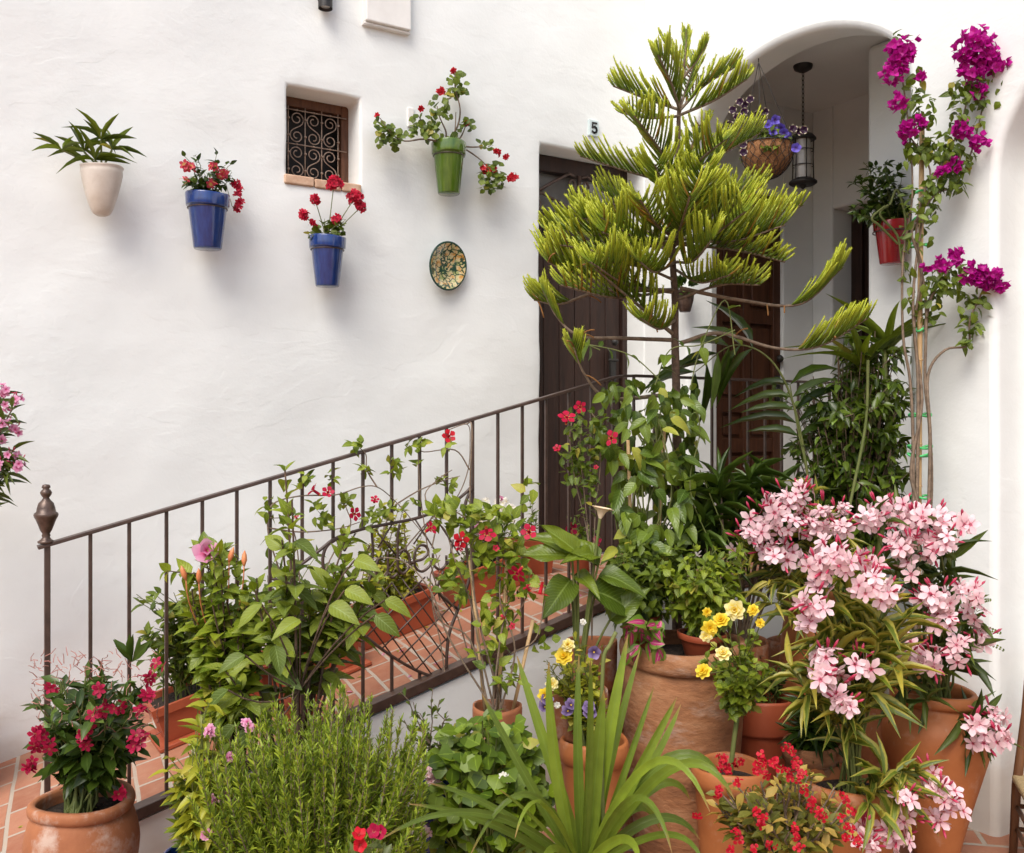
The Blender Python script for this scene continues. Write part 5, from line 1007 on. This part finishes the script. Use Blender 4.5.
# vine over the railing, rooted in the planter
p = Yp(300, 640, 3.10); p[2] = ramp_z(p[0]); T = thing('mandevilla_vine', 'wiry pink flowered vine wound through the balusters above the scroll panel', 'vine', p); s = pot(T, p, .07, .14, 'classic', 'terra_red')
def yr(px, py, o=0): return Yp(px, py, YR + o)
ms, ml = MB(), MB()
vl = [[(300, 630), (276, 560), (268, 530), (272, 505), (300, 496), (335, 495), (361, 487), (377, 487), (393, 499), (412, 520), (433, 548), (440, 570)], [(300, 630), (300, 590), (296, 540), (286, 520), (270, 518)], [(303, 630), (330, 560), (350, 527), (347, 510), (342, 500)], [(268, 528), (300, 532), (330, 530), (345, 527), (360, 522)], [(300, 628), (360, 600), (412, 540), (430, 520), (455, 500), (468, 470), (470, 440), (468, 425), (455, 424)], [(432, 548), (436, 520), (425, 495), (440, 478), (452, 470)], [(377, 487), (367, 470), (366, 455), (360, 448)], [(440, 600), (430, 560), (425, 530), (420, 490), (418, 450)], [(395, 505), (420, 490), (445, 480), (460, 476)], [(446, 680), (440, 640), (432, 600), (440, 570)], [(470, 660), (455, 610), (438, 590)], [(470, 470), (455, 450), (424, 452), (420, 445)]]
for k, b_ in enumerate(vl): Q = cr([yr(x, y, -.02 + .016 * math.sin(x * .13 + k)) for x, y in b_], 5); ms.tube(Q, np.linspace(.003, .0014, len(Q)), 5, False)
for cx, cy, rx, ry, n in ((268, 508, 6, 14, 16), (287, 518, 6, 9, 10), (303, 482, 6, 12, 14), (307, 480, 5, 8, 8), (320, 512, 9, 12, 16), (330, 476, 6, 8, 10), (325, 520, 6, 14, 14), (345, 500, 8, 7, 16), (355, 446, 9, 6, 12), (360, 445, 6, 4, 8), (366, 470, 5, 7, 10), (372, 520, 10, 14, 28), (383, 512, 7, 8, 14), (395, 468, 8, 9, 22), (392, 515, 5, 10, 6), (413, 447, 8, 6, 14), (420, 445, 6, 6, 8), (418, 465, 4, 4, 5), (448, 446, 6, 5, 8), (452, 484, 7, 10, 12), (440, 478, 6, 5, 8), (413, 502, 6, 6, 8), (283, 600, 10, 14, 20), (345, 540, 8, 8, 10), (458, 592, 8, 10, 18), (448, 580, 6, 8, 8), (435, 585, 6, 8, 6)):
    for _ in range(int(n * .9)): ml.leaves(random.choice(T_OV), [yr(cx + rr(-rx, rx) * .75, cy + rr(-ry, ry) * .75, rr(-.05, .03))], [nrm(rvec() + UZ * .3)], [nrm(-WV * .6 + UZ + rvec() * .7)], rr(.026, .042), rr(.016, .024))
ms.build('stem', M['bark'], T); ml.build('foliage', M['l_bright'], T)
for cx, cy, r_2 in ((313, 490, .022), (328, 492, .018), (355, 514, .020), (296, 517, .010), (375, 499, .014)): c = yr(cx, cy, -.05); trumpet(T, c, facing(c, 1.6), r_2, 'p_mand')
# dipladenia tuft at the landing railing
T, s, p = gpot('potted_dipladenia', 'dipladenia with crimson trumpets rising in front of the landing balusters', 'climbing plant', 592, 640, 3.40, .09, 'classic', 'terra')
ms, ml = MB(), MB()
for b_ in ([(592, 640), (590, 560), (585, 500), (580, 450), (582, 425)], [(592, 640), (588, 540), (575, 480), (570, 440), (572, 420)], [(592, 640), (595, 520), (600, 470), (600, 430), (590, 410)]): P = cr([W(x, y, 3.38) for x, y in b_], 5); ms.tube(P, .0022, 5, False)
for cx, cy, rx, ry, n in ((580, 470, 16, 18, 80), (580, 425, 12, 12, 36), (592, 445, 10, 14, 40), (570, 455, 10, 12, 30), (600, 425, 8, 10, 22), (590, 500, 8, 14, 14)):
    for _ in range(n): ml.leaves(random.choice(T_OV), [W(cx + rr(-rx, rx), cy + rr(-ry, ry), 3.38 + rr(-.06, .06))], [nrm(rvec() + UZ * .3)], [nrm(-WV * .6 + UZ + rvec() * .7)], rr(.026, .04), rr(.016, .024))
ms.build('stem', M['bark'], T); ml.build('foliage', M['l_mid'], T)
for cx, cy, r_2 in ((567, 417, .026), (580, 407, .020), (611, 438, .024), (557, 448, .014), (596, 467, .008)): c = W(cx, cy, 3.30); trumpet(T, c, facing(c, .6), r_2, 'p_mand')
# calla
T, s, p = gpot('potted_calla', 'calla lily with broad wavy arrow leaves and one withered cream bloom', 'potted plant', 578, 690, 3.12, .10, 'classic', 'terra')
ms, ml = MB(), MB(); T_CA = [tmpl(lambda t: max(.03, math.sin(PI * t ** .62) ** .75), 9, .35, c, .05, 7) for c in (.1, .35, .7)]
for b_, e, L_, w_2 in (((598, 566), (545, 512), .24, .095), ((578, 553), (545, 525), .15, .07), ((572, 556), (523, 552), .17, .09), ((570, 580), (548, 610), .18, .10), ((590, 590), (640, 600), .20, .12), ((596, 556), (570, 535), .13, .07), ((610, 620), (650, 580), .16, .09), ((575, 575), (600, 575), .12, .06), ((600, 575), (640, 575), .14, .08)):
    o = W(*b_, 3.10 + rr(-.06, .06)); q = W(*e, 3.0 + rr(-.08, .1)); ms.tube(bez(s, s * .5 + o * .5 + (o - s) * np.array([-.2, -.2, .1]), o, 8), [.007, .006, .006, .005, .005, .004, .004, .004], 6, False); ml.leaves(random.choice(T_CA), [o], [q - o], [nrm(-WV * .8 + UZ * .9 + rvec() * .3)], L_, w_2)
ms.tube(bez(s, W(588, 610, 3.1), W(600, 518, 3.08), 10), .005, 8, False); ms.build('stem', M['stem'], T); ml.build('foliage', M['l_calla'], T)
mb = MB(); c = W(600, 519, 3.08); mb.lathe([(.004, 0), (.010, .012), (.015, .025), (.030, .036), (.034, .038)], c, 14, nrm([.15, -.1, 1])); mb.leaves(T_PE[0], [c + UZ * .03], [nrm(RV - WV * .2)], [UZ], .045, .035); mb.build('flower', noisemat('withered_spathe', [(.3, (.60, .42, .26)), (.7, (.78, .66, .48))], 40, .6, .2), T)
# broad leaved climber round the conifer trunk
T, s, p = gpot('potted_hoya', 'glossy broad leaved climber on cane sticks below the conifer branches', 'climbing plant', 634, 690, 3.46, .10, 'classic', 'terra')
mb = MB()
for a, b_ in (((636, 700), (628, 440)), ((650, 700), (665, 420))): mb.tube([W(*a, 3.46), W((a[0] + b_[0]) / 2, (a[1] + b_[1]) / 2, 3.44), W(*b_, 3.44)], .0065, 8); mb.build('cane', M['bamboo'], T); mb = MB()
ms, ml = MB(), MB()
for _ in range(16):
    x0, y0 = 648 + rr(-30, 34), 385 + rr(-5, 90); P = cr([W(640 + rr(-12, 12), 690, 3.46), W(645 + rr(-25, 25), 600, 3.44), W(650 + rr(-35, 35), 500, 3.40 + rr(-.08, .08)), W(x0, y0, 3.40)], 6); ms.tube(P, .003, 5, False)
for cx, cy, rx, ry, n, L_ in ((650, 440, 44, 40, 110, .075), (655, 500, 40, 50, 130, .088), (640, 400, 40, 22, 60, .06), (685, 400, 18, 16, 22, .06), (650, 550, 34, 25, 60, .08), (605, 440, 10, 14, 10, .07)):
    for _ in range(n):
        v = rvec(); c = W(cx + v[0] * rx, cy + v[2] * ry, 3.40 + v[1] * .13); D = nrm(rvec() * .8 - UZ * .7); ml.leaves(T_LG[random.randint(0, 2)], [c], [D], [nrm(-WV * .9 + UZ * .6 + rvec() * .5)], L_ * rr(.7, 1.15), L_ * rr(.42, .6))
tw = [[(690, 395), (700, 430), (690, 480), (700, 520), (740, 600)], [(600, 350), (590, 345), (630, 355), (660, 380)], [(700, 470), (720, 520), (735, 560), (745, 610)], [(735, 355), (725, 300), (700, 350), (690, 390)], [(655, 385), (670, 350), (700, 345), (735, 330)]]
for b_ in tw:
    P = cr([W(x, y, 3.34) for x, y in b_], 6); ms.tube(P, .0022, 5, False); leafy(ml, P, 7, .05, .055, .034, T_LG, 60, .3)
ms.build('stem', M['stem'], T); ml.build('foliage', M['l_climb'], T)
# dark narrow leaved plant right of it
T, s, p = gpot('potted_cordyline', 'dark narrow leaved potted plant behind the pink oleander before the brown door', 'potted plant', 738, 640, 3.46, .11, 'classic', 'terra')
mb, ms = MB(), MB()
for x, y in ((720, 470), (750, 465), (735, 490), (775, 480), (705, 500), (765, 500), (785, 500), (745, 520), (715, 530), (698, 520), (790, 525), (760, 530)):
    c = W(x, y + 12, 3.46 + rr(-.12, .12)); ms.tube(bez(s, (s + c) / 2 + rvec() * .03, c, 7), .005, 6, False)
    for k in range(24): a = k * 2.4; el = rr(-.2, 1.3); D = nrm(np.array([math.cos(a) * math.cos(el), math.sin(a) * math.cos(el), math.sin(el)])); mb.leaves(T_LA[k % 3], [c - UZ * k * .004], [D], [UZ + D * .1], rr(.11, .20), rr(.016, .022))
ms.build('stem', M['bark'], T); mb.build('foliage', M['l_dark'], T)
# palm
T, s, p = gpot('potted_palm', 'feathery kentia palm arching before the porch between door and ficus', 'palm', 798, 640, 3.78, .12, 'classic', 'terra')
ms, ml = MB(), MB()
for b_ in ([(798, 640), (812, 540), (800, 430), (775, 365), (735, 345), (695, 372)], [(800, 640), (815, 560), (808, 480), (798, 430), (790, 385)]):
    P = cr([W(x, y, 3.74) for x, y in b_], 7); n = len(P); ms.tube(P, np.linspace(.007, .002, n), 6, False)
    for i in range(int(n * .72), n, 2):
        tg = nrm(P[min(i + 1, n - 1)] - P[i - 1]); sd_ = nrm(np.cross(tg, -WV))
        for sg in (-1, 1): D = nrm(tg * .7 + sd_ * sg * .8 - UZ * .35 + rvec() * .12); ml.leaves(T_LA[random.randint(1, 2)], [P[i]], [D], [-WV + UZ], rr(.16, .26), .034)
ms.build('stem', M['stem'], T); ml.build('foliage', M['l_dark'], T)
# corn plant
T, s, p = gpot('potted_corn_plant', 'corn plant with long drooping strap leaves rising above the ficus', 'potted plant', 862, 640, 3.80, .10, 'classic', 'terra')
ms, ml = MB(), MB(); T_ST = [tmpl(strap, 9, .35, c, 0, 3) for c in (.3, .7, 1.1)]
ms.tube([s, W(858, 480, 3.78), W(856, 360, 3.76)], [.014, .012, .010], 8)
for (cx, cy), n in (((862, 348), 10), ((888, 330), 9)):
    for k in range(n): a = k * 2.4 + cx; D = nrm(np.array([math.cos(a) * .8, math.sin(a) * .8, rr(.9, 1.8)])); ml.leaves(random.choice(T_ST), [W(cx, cy + 25, 3.72)], [D], [UZ - D * .2 + np.array([math.cos(a), math.sin(a), 0]) * -.2 + UZ], rr(.22, .34), .034)
ms.tube([s, W(890, 480, 3.74), W(884, 350, 3.72)], [.012, .011, .009], 8)
for b_ in ([(838, 560), (855, 480), (866, 420), (868, 360)],): P = cr([W(x, y, 3.60) for x, y in b_], 5); ms.tube(P, .006, 6, False)
ms.build('stem', M['stem'], T); ml.build('foliage', M['l_mid'], T)
# ficus
T, s, p = gpot('potted_ficus', 'tall dense dark green weeping ficus filling the right side of the archway', 'tree', 850, 650, 4.02, .15, 'classic', 'terra')
tips = blob(862, 435, 42, 85, 3.76, .18, 130, .4) + blob(830, 430, 38, 70, 3.8, .15, 50) + blob(868, 360, 32, 34, 3.78, .14, 46) + blob(885, 430, 16, 70, 3.72, .1, 30)
shrub(T, s, tips, dict(n=22, L=.066, W=.030, t=T_OV, t0=.25, ang=65, droop=.7), .005, 'bark', 'l_ficus', twig=1, twl=.14)
# green leafy plants on top of the big jar
d = 3.236; pj = W(682, 640, d); T = thing('big_jar', 'huge weathered terracotta jar with magenta coleus spilling over its rim', 'jar', [pj[0], pj[1], 0]); J = np.array([pj[0], pj[1], 0.]); sj = pot(T, J, .205, pj[2], 'big', 'terra_old', soil=.07, k=96)
ml, ms = MB(), MB()
for _ in range(34):
    c = W(648 + rr(-20, 16), 634 + rr(-14, 20), 3.06 + rr(-.05, .06)); D = nrm(rvec() - UZ * .5); ml.leaves(T_LG[random.randint(0, 1)], [c], [D], [nrm(-WV + UZ * .6 + rvec() * .4)], rr(.045, .075), rr(.03, .048)); ms.tube([W(652, 640, 3.14), (W(652, 636, 3.12) + c) / 2, c], .002, 4, False)
ms.build('stem', M['stem'], T); ml.build('foliage', M['l_coleus'], T)
lfm = dict(n=15, L=.044, W=.028, t=T_OV, t0=.15, droop=.45, ang=62)
for px, py, dd, r, hh, lab, cx, rx in ((642, 614, 3.33, .072, .125, 'small terracotta pot of trailing light green foliage on the left of the big jar', 645, 40), (702, 632, 3.22, .085, .125, 'terracotta pot of bushy light green foliage on the right of the big jar', 705, 46)):
    top = W(px, py, dd); b0 = np.array([top[0], top[1], sj[2] - .012]); T = thing('potted_coleus', lab, 'potted plant', b0, 'small pots set in the big jar'); s = pot(T, b0, r, top[2] - b0[2], 'classic', 'terra_red')
    shrub(T, s, blob(cx, 574, rx * 1.05, 36, dd - .03, .16, 64, .4) + blob(cx, 606, rx * 1.0, 16, dd - .10, .08, 12), lfm, .003, lm='l_bright' if px > 660 else 'l_mid', twig=1, twl=.05)
# yellow rose standard
T, s, p = gpot('potted_rose', 'little standard yellow rose tree in a terracotta pot beside the big jar', 'rose', 730, 765, 2.92, .113, 'bowl', 'terra_new')
ms = MB(); c0_ = W(738, 712, 2.92); ms.tube(bez(s, (s + c0_) / 2 - RV * .004, c0_, 8), .0075, 8); ms.build('trunk', M['stem'], T)
shrub(T, c0_, blob(745, 668, 42, 44, 2.90, .13, 52, .4), dict(n=11, L=.036, W=.030, t=T_EL, t0=.2, droop=.1), .0025, lm='l_bright', rise=.5)
for cx, cy, r_2, pm in ((735, 610, .030, 'p_yel2'), (721, 620, .024, 'p_yel'), (753, 610, .018, 'p_yel'), (760, 623, .014, 'p_yel'), (707, 612, .014, 'p_yel'), (710, 628, .024, 'p_yel'), (706, 636, .018, 'p_yel2'), (723, 653, .023, 'p_yel2'), (703, 671, .024, 'p_yel')): c = W(cx, cy, 2.76); rose(T, c, facing(c, .5), r_2, pm); 
ms = MB()
for cx, cy in ((735, 610), (721, 620), (753, 610), (760, 623), (707, 612), (710, 628), (706, 636), (723, 653), (703, 671)): ms.tube(bez(W(742, 665, 2.9), W((cx + 742) / 2, (cy + 665) / 2 + 6, 2.84), W(cx, cy + 2, 2.77), 6), .0016, 4, False)
ms.build('flower_stalk', M['stem'], T)
for cx, cy in ((722, 757), (724, 762), (738, 760), (717, 768), (730, 768)): cluster(T, W(cx, cy + 2, 2.86), .014, 4, .013, 'p_tiny', 'fallen_petals', s=1.2)
# pansies and marigold pot
T, s, p = gpot('potted_pansies', 'terracotta pot with pansies, yellow blooms and pale green sprigs behind the sword leaved plant', 'potted plant', 594, 738, 3.0, .107, 'bowl', 'terra_new')
shrub(T, s, blob(575, 665, 34, 34, 3.0, .09, 36, .4) + blob(585, 700, 28, 30, 3.0, .09, 16), dict(n=11, L=.038, W=.026, t=T_OB, t0=.25), .0025, lm='l_lime')
for cx, cy, r_2, pm in ((564, 656, .028, 'p_yel'), (568, 645, .022, 'p_yel2'), (545, 695, .022, 'p_yel'), (552, 684, .020, 'p_yel2'), (583, 622, .010, 'p_white'), (557, 705, .010, 'p_white')): c = W(cx, cy, 2.86); rose(T, c, facing(c, .4), r_2, pm)
for cx, cy in ((568, 711), (545, 707), (590, 713), (594, 652), (589, 708), (571, 705), (547, 700)): c = W(cx, cy, 2.85); mb = MB(); flower(mb, c, facing(c, .4), .022, 5, 1, 12, T_PF, off=.02); mb.build('flower', M['p_pansy'], T)
# sword leaved plant
T, s, p = gpot('potted_yucca', 'big sword leaved yucca in the centre foreground with long arching green blades', 'potted plant', 583, 905, 2.28, .13, 'classic', 'terra')
ml = MB()
def blade(px0, py0, px1, py1, wd_, d0=2.28, d1=2.2, sag=0, mid=None, n=14):
    a, b_ = W(px0, py0, d0), W(px1, py1, d1); m_ = W(*mid, (d0 + d1) / 2 - .02) if mid else (a + b_) / 2 + UZ * sag
    if mid: m_ = 2 * m_ - (a + b_) / 2
    P = bez(a, m_, b_, n + 1); Tg = nrm(np.gradient(P, axis=0)); V = []; UVs = []
    ph = rr(-.5, .5)
    for i in range(n + 1):
        t = i / n; w_3 = wd_ * min(1, .55 + 1.6 * t) * (1 - t ** 3) ** .8 * .5 + .0006; n0 = nrm(-WV * .9 + UZ * .5 + RV * ph); n0 = nrm(n0 - Tg[i] * (n0 @ Tg[i])); x = np.cross(Tg[i], n0)
        for j, u in enumerate((-1, -.5, 0, .5, 1)): V.append(P[i] + x * u * w_3 + n0 * abs(u) * w_3 * .45); UVs.append(((u + 1) / 2, t))
    Q = [(i * 5 + j, i * 5 + j + 1, i * 5 + 6 + j, i * 5 + 5 + j) for i in range(n) for j in range(4)]; ml.add(np.array(V), np.array(Q), UVs)
B0 = (583, 880)
for e, w_, d1, mid in (((517, 656), .040, 2.35, (545, 745)), ((549, 662), .045, 2.22, (556, 760)), ((482, 694), .034, 2.30, (525, 775)), ((579, 655), .036, 2.34, (578, 760)), ((590, 659), .036, 2.12, (588, 760)), ((628, 634), .050, 2.30, (606, 750)), ((640, 650), .034, 2.38, (612, 755)), ((604, 690), .05, 2.2, (596, 770)), ((409, 804), .040, 2.10, (500, 828)), ((429, 783), .038, 2.2, (510, 818)), ((654, 686), .026, 2.3, (625, 770)), ((677, 697), .038, 2.2, (636, 775)), ((681, 704), .034, 2.30, (640, 785)), ((515, 838), .03, 2.0, (545, 805)), ((468, 860), .03, 2.1, (530, 795)), ((710, 812), .040, 1.98, (650, 765)), ((722, 778), .060, 2.2, (660, 765)), ((735, 800), .05, 2.05, (670, 770)), ((380, 840), .036, 2.0, (490, 815)), ((672, 853), .040, 1.95, (632, 800)), ((640, 868), .045, 1.95, (620, 840)), ((705, 868), .032, 2.0, (660, 835)), ((540, 880), .045, 1.95, (555, 850)), ((618, 700), .045, 2.4, (602, 790)), ((500, 790), .02, 2.0, (545, 830)), ((690, 800), .05, 2.4, (650, 790)), ((660, 830), .05, 2.35, (630, 810)), ((650, 760), .05, 2.4, (620, 800)), ((700, 840), .05, 2.3, (650, 820))):
    blade(B0[0] + rr(-9, 9), B0[1], *e, w_ * (.68 if e[1] < 740 else .5), 2.28, d1, mid=mid)
ml.build('foliage', M['l_yucca'], T)
mb = MB(); P = cr([W(604, 860, 2.26), W(602, 760, 2.26), W(603, 665, 2.26), W(610, 645, 2.26), W(616, 632, 2.26)], 4); mb.tube(P, .005, 6); mb.build('old_stalk', M['stem'], T)
# crown of thorns
T, s, p = gpot('potted_crown_of_thorns', 'crown of thorns with mottled leaves and many small red flowers', 'potted plant', 785, 892, 2.50, .13, 'classic', 'terra')
tips = blob(785, 815, 74, 48, 2.5, .17, 90, .4); ms = MB()
P_ = shrub(T, s, tips, dict(n=9, L=.052, W=.026, t=T_OB, t0=.55, ang=58, droop=.1), .0055, 'bark', 'l_euph')
for P in P_:
    for k in range(22): i = random.randint(2, 7); o = P[i] + (P[i + 1] - P[i]) * random.random(); ms.tube([o, o + rvec() * .006, o + rvec() * .013], [.0011, .0007, .0002], 3, False)
ms.build('thorn', M['bark_d'], T)
fl = [(762, 757), (769, 764), (775, 760), (787, 747), (792, 751), (780, 768), (787, 772), (795, 768), (760, 765), (765, 775), (755, 770), (800, 780), (803, 775), (790, 778), (805, 790), (812, 802), (820, 812), (838, 795), (845, 800), (852, 812), (840, 818), (850, 828), (856, 838), (858, 842), (718, 788), (717, 795), (739, 782), (763, 818), (762, 825), (757, 812), (736, 833), (739, 840), (793, 828), (795, 837), (800, 848), (697, 815), (755, 850), (811, 808), (772, 845), (730, 850), (820, 818), (796, 760), (848, 838)]
for cx, cy in fl: cluster(T, W(cx, cy, 2.32 + rr(-.05, .03)), .010, 4, .0095, 'p_tiny', 'flower_head', s=.9, w=1.1, npet=3)
# ---- terracotta behind the oleanders
T, s, p = gpot('potted_shrub', 'low dark leaved plant in a dim terracotta pot between rose and oleander', 'potted plant', 763, 697, 3.38, .10, 'classic', 'terra_red')
shrub(T, s, blob(765, 672, 26, 18, 3.36, .07, 16), dict(n=9, L=.04, W=.02, t=T_OV), .002, lm='l_dark')
T, s, p = gpot('potted_lily', 'plain pot with dark spear leaves half hidden under the oleander', 'potted plant', 812, 742, 3.16, .095, 'bowl', 'terra_old')
shrub(T, s, blob(812, 705, 28, 26, 3.12, .07, 14), dict(n=12, L=.11, W=.022, t=T_LA, t0=.1, ang=50, droop=.3), .003, lm='l_dark')
# tall jar with oleander
def oleander(T, s, tips, cl, dd, leaf, n=15, t0=.55, L=.12, Wd=.018, sr=.005, fr=.024):
    shrub(T, s, tips, dict(n=n, L=L, W=Wd, t=T_LA, t0=t0, ang=48, droop=.08), sr, 'stem', leaf, rise=.6)
    for cx, cy, R in [q for k_, q in enumerate(cl) if k_ % 8 != 5]: cluster(T, W(cx, cy, dd + rr(-.07, .03)), R * .95 / 950 * dd, int(3 + R * R / 40), fr * rr(1.1, 1.4), 'p_olean', spread=1.4, buds=int(3 + R / 3), s=1.2, bm='p_bud', w=.66, cup=12)
T, s, p = gpot('potted_oleander', 'pale pink oleander in a tall terracotta jar, its highest blooms left of the pillar', 'shrub', 818, 596, 3.50, .12, 'jar', 'terra_new')
oc = [(757, 527, 18), (745, 540, 13), (770, 515, 15), (788, 505, 17), (800, 496, 13), (814, 484, 10), (824, 520, 18), (838, 515, 11), (812, 530, 12), (781, 557, 15), (768, 550, 10), (842, 530, 9), (786, 528, 13), (735, 545, 8)]
oleander(T, s, [W(x, y + 6, 3.36 + rr(-.08, .05)) for x, y, r in oc] + [W(760, 600, 3.2), W(790, 620, 3.2), W(770, 580, 3.25)], oc, 3.28, 'l_olean', n=10, L=.13, Wd=.022)
T, s, p = gpot('potted_oleander', 'pale pink oleander in the big rounded amphora jar against the white pillar', 'shrub', 936, 690, 3.20, .125, 'amphora', 'terra_new', k=72)
oc = [(881, 514, 16), (868, 522, 10), (898, 512, 14), (915, 524, 18), (935, 520, 15), (952, 520, 14), (962, 526, 8), (912, 554, 18), (900, 545, 12), (930, 545, 14), (945, 540, 10), (938, 598, 16), (925, 600, 10), (955, 592, 13), (968, 596, 11), (942, 624, 11), (976, 612, 10), (982, 640, 11), (908, 655, 13), (932, 658, 13), (962, 653, 11), (950, 640, 8), (898, 650, 9), (992, 717, 10), (982, 739, 11), (1000, 738, 9), (975, 725, 7)]
oleander(T, s, [W(x - (x - 930) * .06, y + 5, 3.06 + rr(-.1, .06)) for x, y, r in oc] + [W(880, 640, 2.95), W(900, 690, 2.95), W(960, 640, 3.0), (W(925, 700, 2.98)), W(890, 700, 2.9)], oc, 2.98, 'l_olean2', n=7, t0=.5, L=.14, Wd=.024)
mb = MB(); 
for x0_, y0_, x1_, y1_ in ((955, 640, 1003, 650), (960, 635, 1000, 633), (958, 620, 990, 600)):
    P = bez(W(x0_, y0_, 3.15), W((x0_ + x1_) / 2, (y0_ + y1_) / 2 - 10, 3.12), W(x1_, y1_, 3.1), 16)
    for i in range(3, 16):
        for sg in (-1, 1): tg = nrm(P[i] - P[i - 1]); sd_ = nrm(np.cross(tg, -WV)); mb.leaves(T_EL[0], [P[i]], [tg * .4 + sd_ * sg], [-WV + UZ * .5], .020 * (1.2 - i / 16), .008)
mb.build('fern_frond', M['l_mid'], T)
T, s, p = gpot('potted_oleander', 'front oleander with yellow edged leaves in a wide terracotta pot, blooms nodding to the floor', 'shrub', 852, 780, 2.96, .143, 'bowl', 'terra_new')
oc = [(834, 562, 19), (820, 572, 12), (848, 560, 13), (868, 584, 17), (885, 596, 11), (855, 590, 12), (814, 602, 11), (812, 622, 8), (826, 660, 12), (822, 674, 9), (836, 687, 13), (858, 664, 10), (845, 707, 10), (866, 655, 8), (929, 773, 8), (940, 793, 13), (948, 806, 11), (940, 818, 8), (910, 818, 13), (903, 800, 9), (898, 836, 13), (912, 843, 9), (885, 830, 8), (863, 833, 10), (868, 845, 9), (820, 588, 8), (870, 565, 9)]
oleander(T, s, [W(x - (x - 852) * .05, y + 5, 2.84 + rr(-.1, .1)) for x, y, r in oc if y < 720] + [W(900, 775, 2.7), W(905, 800, 2.7), W(925, 770, 2.7), W(875, 810, 2.7)] + [W(x, y, 2.78) for x, y in ((880, 640), (900, 660), (830, 640), (800, 650), (870, 690), (850, 620), (905, 620), (790, 670))], oc, 2.72, 'l_olean', n=13, t0=.5, L=.16, Wd=.027)
# ================================================================== LITTER
ml, mp_ = MB(), MB()
for _ in range(120):
    x, y = rr(-.3, 2.9), rr(3.06, 3.9); z = ramp_z(x) + .004; a = rr(0, 6); (ml if random.random() < .5 else mp_).leaves(random.choice(T_EL), [(x, y, z)], [(math.cos(a), math.sin(a), RS * math.cos(a) if x < XL else 0)], [(0, 0, 1)], rr(.015, .035), rr(.008, .016))
for _ in range(160):
    x, y = rr(.4, 3.6), rr(1.4, 2.9); a = rr(0, 6); (ml if random.random() < .6 else mp_).leaves(random.choice(T_EL), [(x, y, .004)], [(math.cos(a), math.sin(a), .05)], [(0, 0, 1)], rr(.015, .04), rr(.008, .018))
tag(ml.build('fallen_leaves', M['l_lime']), 'small dry leaves scattered over the ramp and courtyard tiles', 'leaf litter', kind='stuff')
tag(mp_.build('fallen_petals', M['p_olean2']), 'dropped pink petals scattered over the ramp and courtyard tiles', 'petals', kind='stuff')
SUN_E=1.5; SUN_A=36; SKY=.115; EXPO=0.95
# ================================================================== CAMERA, LIGHT
cam = bpy.data.cameras.new('camera'); co = bpy.data.objects.new('camera', cam); COL.objects.link(co)
cam.lens = F / 1024 * 36; cam.sensor_width = 36; cam.clip_start = .02; cam.clip_end = 500
co.location = (0, 0, EYE); co.rotation_euler = (PI / 2, 0, -TH); scene.camera = co
SEL, SAZ = math.radians(52), nrm([-.72, -.50, 0])   # towards the sun
sd = np.array([SAZ[0] * math.cos(SEL), SAZ[1] * math.cos(SEL), math.sin(SEL)])
sl = bpy.data.lights.new('sun', 'SUN'); sl.energy = SUN_E; sl.angle = math.radians(SUN_A); sl.color = (1, .975, .93)
so = bpy.data.objects.new('sun', sl); COL.objects.link(so); so.rotation_euler = Vector(sd).to_track_quat('Z', 'Y').to_euler(); so.location = (-3, -3, 6)
w = bpy.data.worlds.new('World'); scene.world = w; w.use_nodes = True; nt = w.node_tree
sky = nt.nodes.new('ShaderNodeTexSky'); sky.sky_type = 'NISHITA'; sky.sun_disc = False; sky.sun_elevation = SEL; sky.sun_rotation = math.atan2(SAZ[0], SAZ[1]); sky.air_density = 1.0; sky.dust_density = 3.0; sky.ozone_density = .6
nt.links.new(sky.outputs[0], nt.nodes['Background'].inputs[0]); nt.nodes['Background'].inputs[1].default_value = SKY
vs = scene.view_settings; vs.view_transform = 'Standard'; vs.look = 'None'; vs.gamma = 1; vs.use_curve_mapping = False; vs.exposure = EXPO
scene.cycles.max_bounces = 8; scene.cycles.diffuse_bounces = 4; scene.cycles.use_denoising = True
for o in list(bpy.data.objects):
    if '_o' in o.keys(): del o['_o']
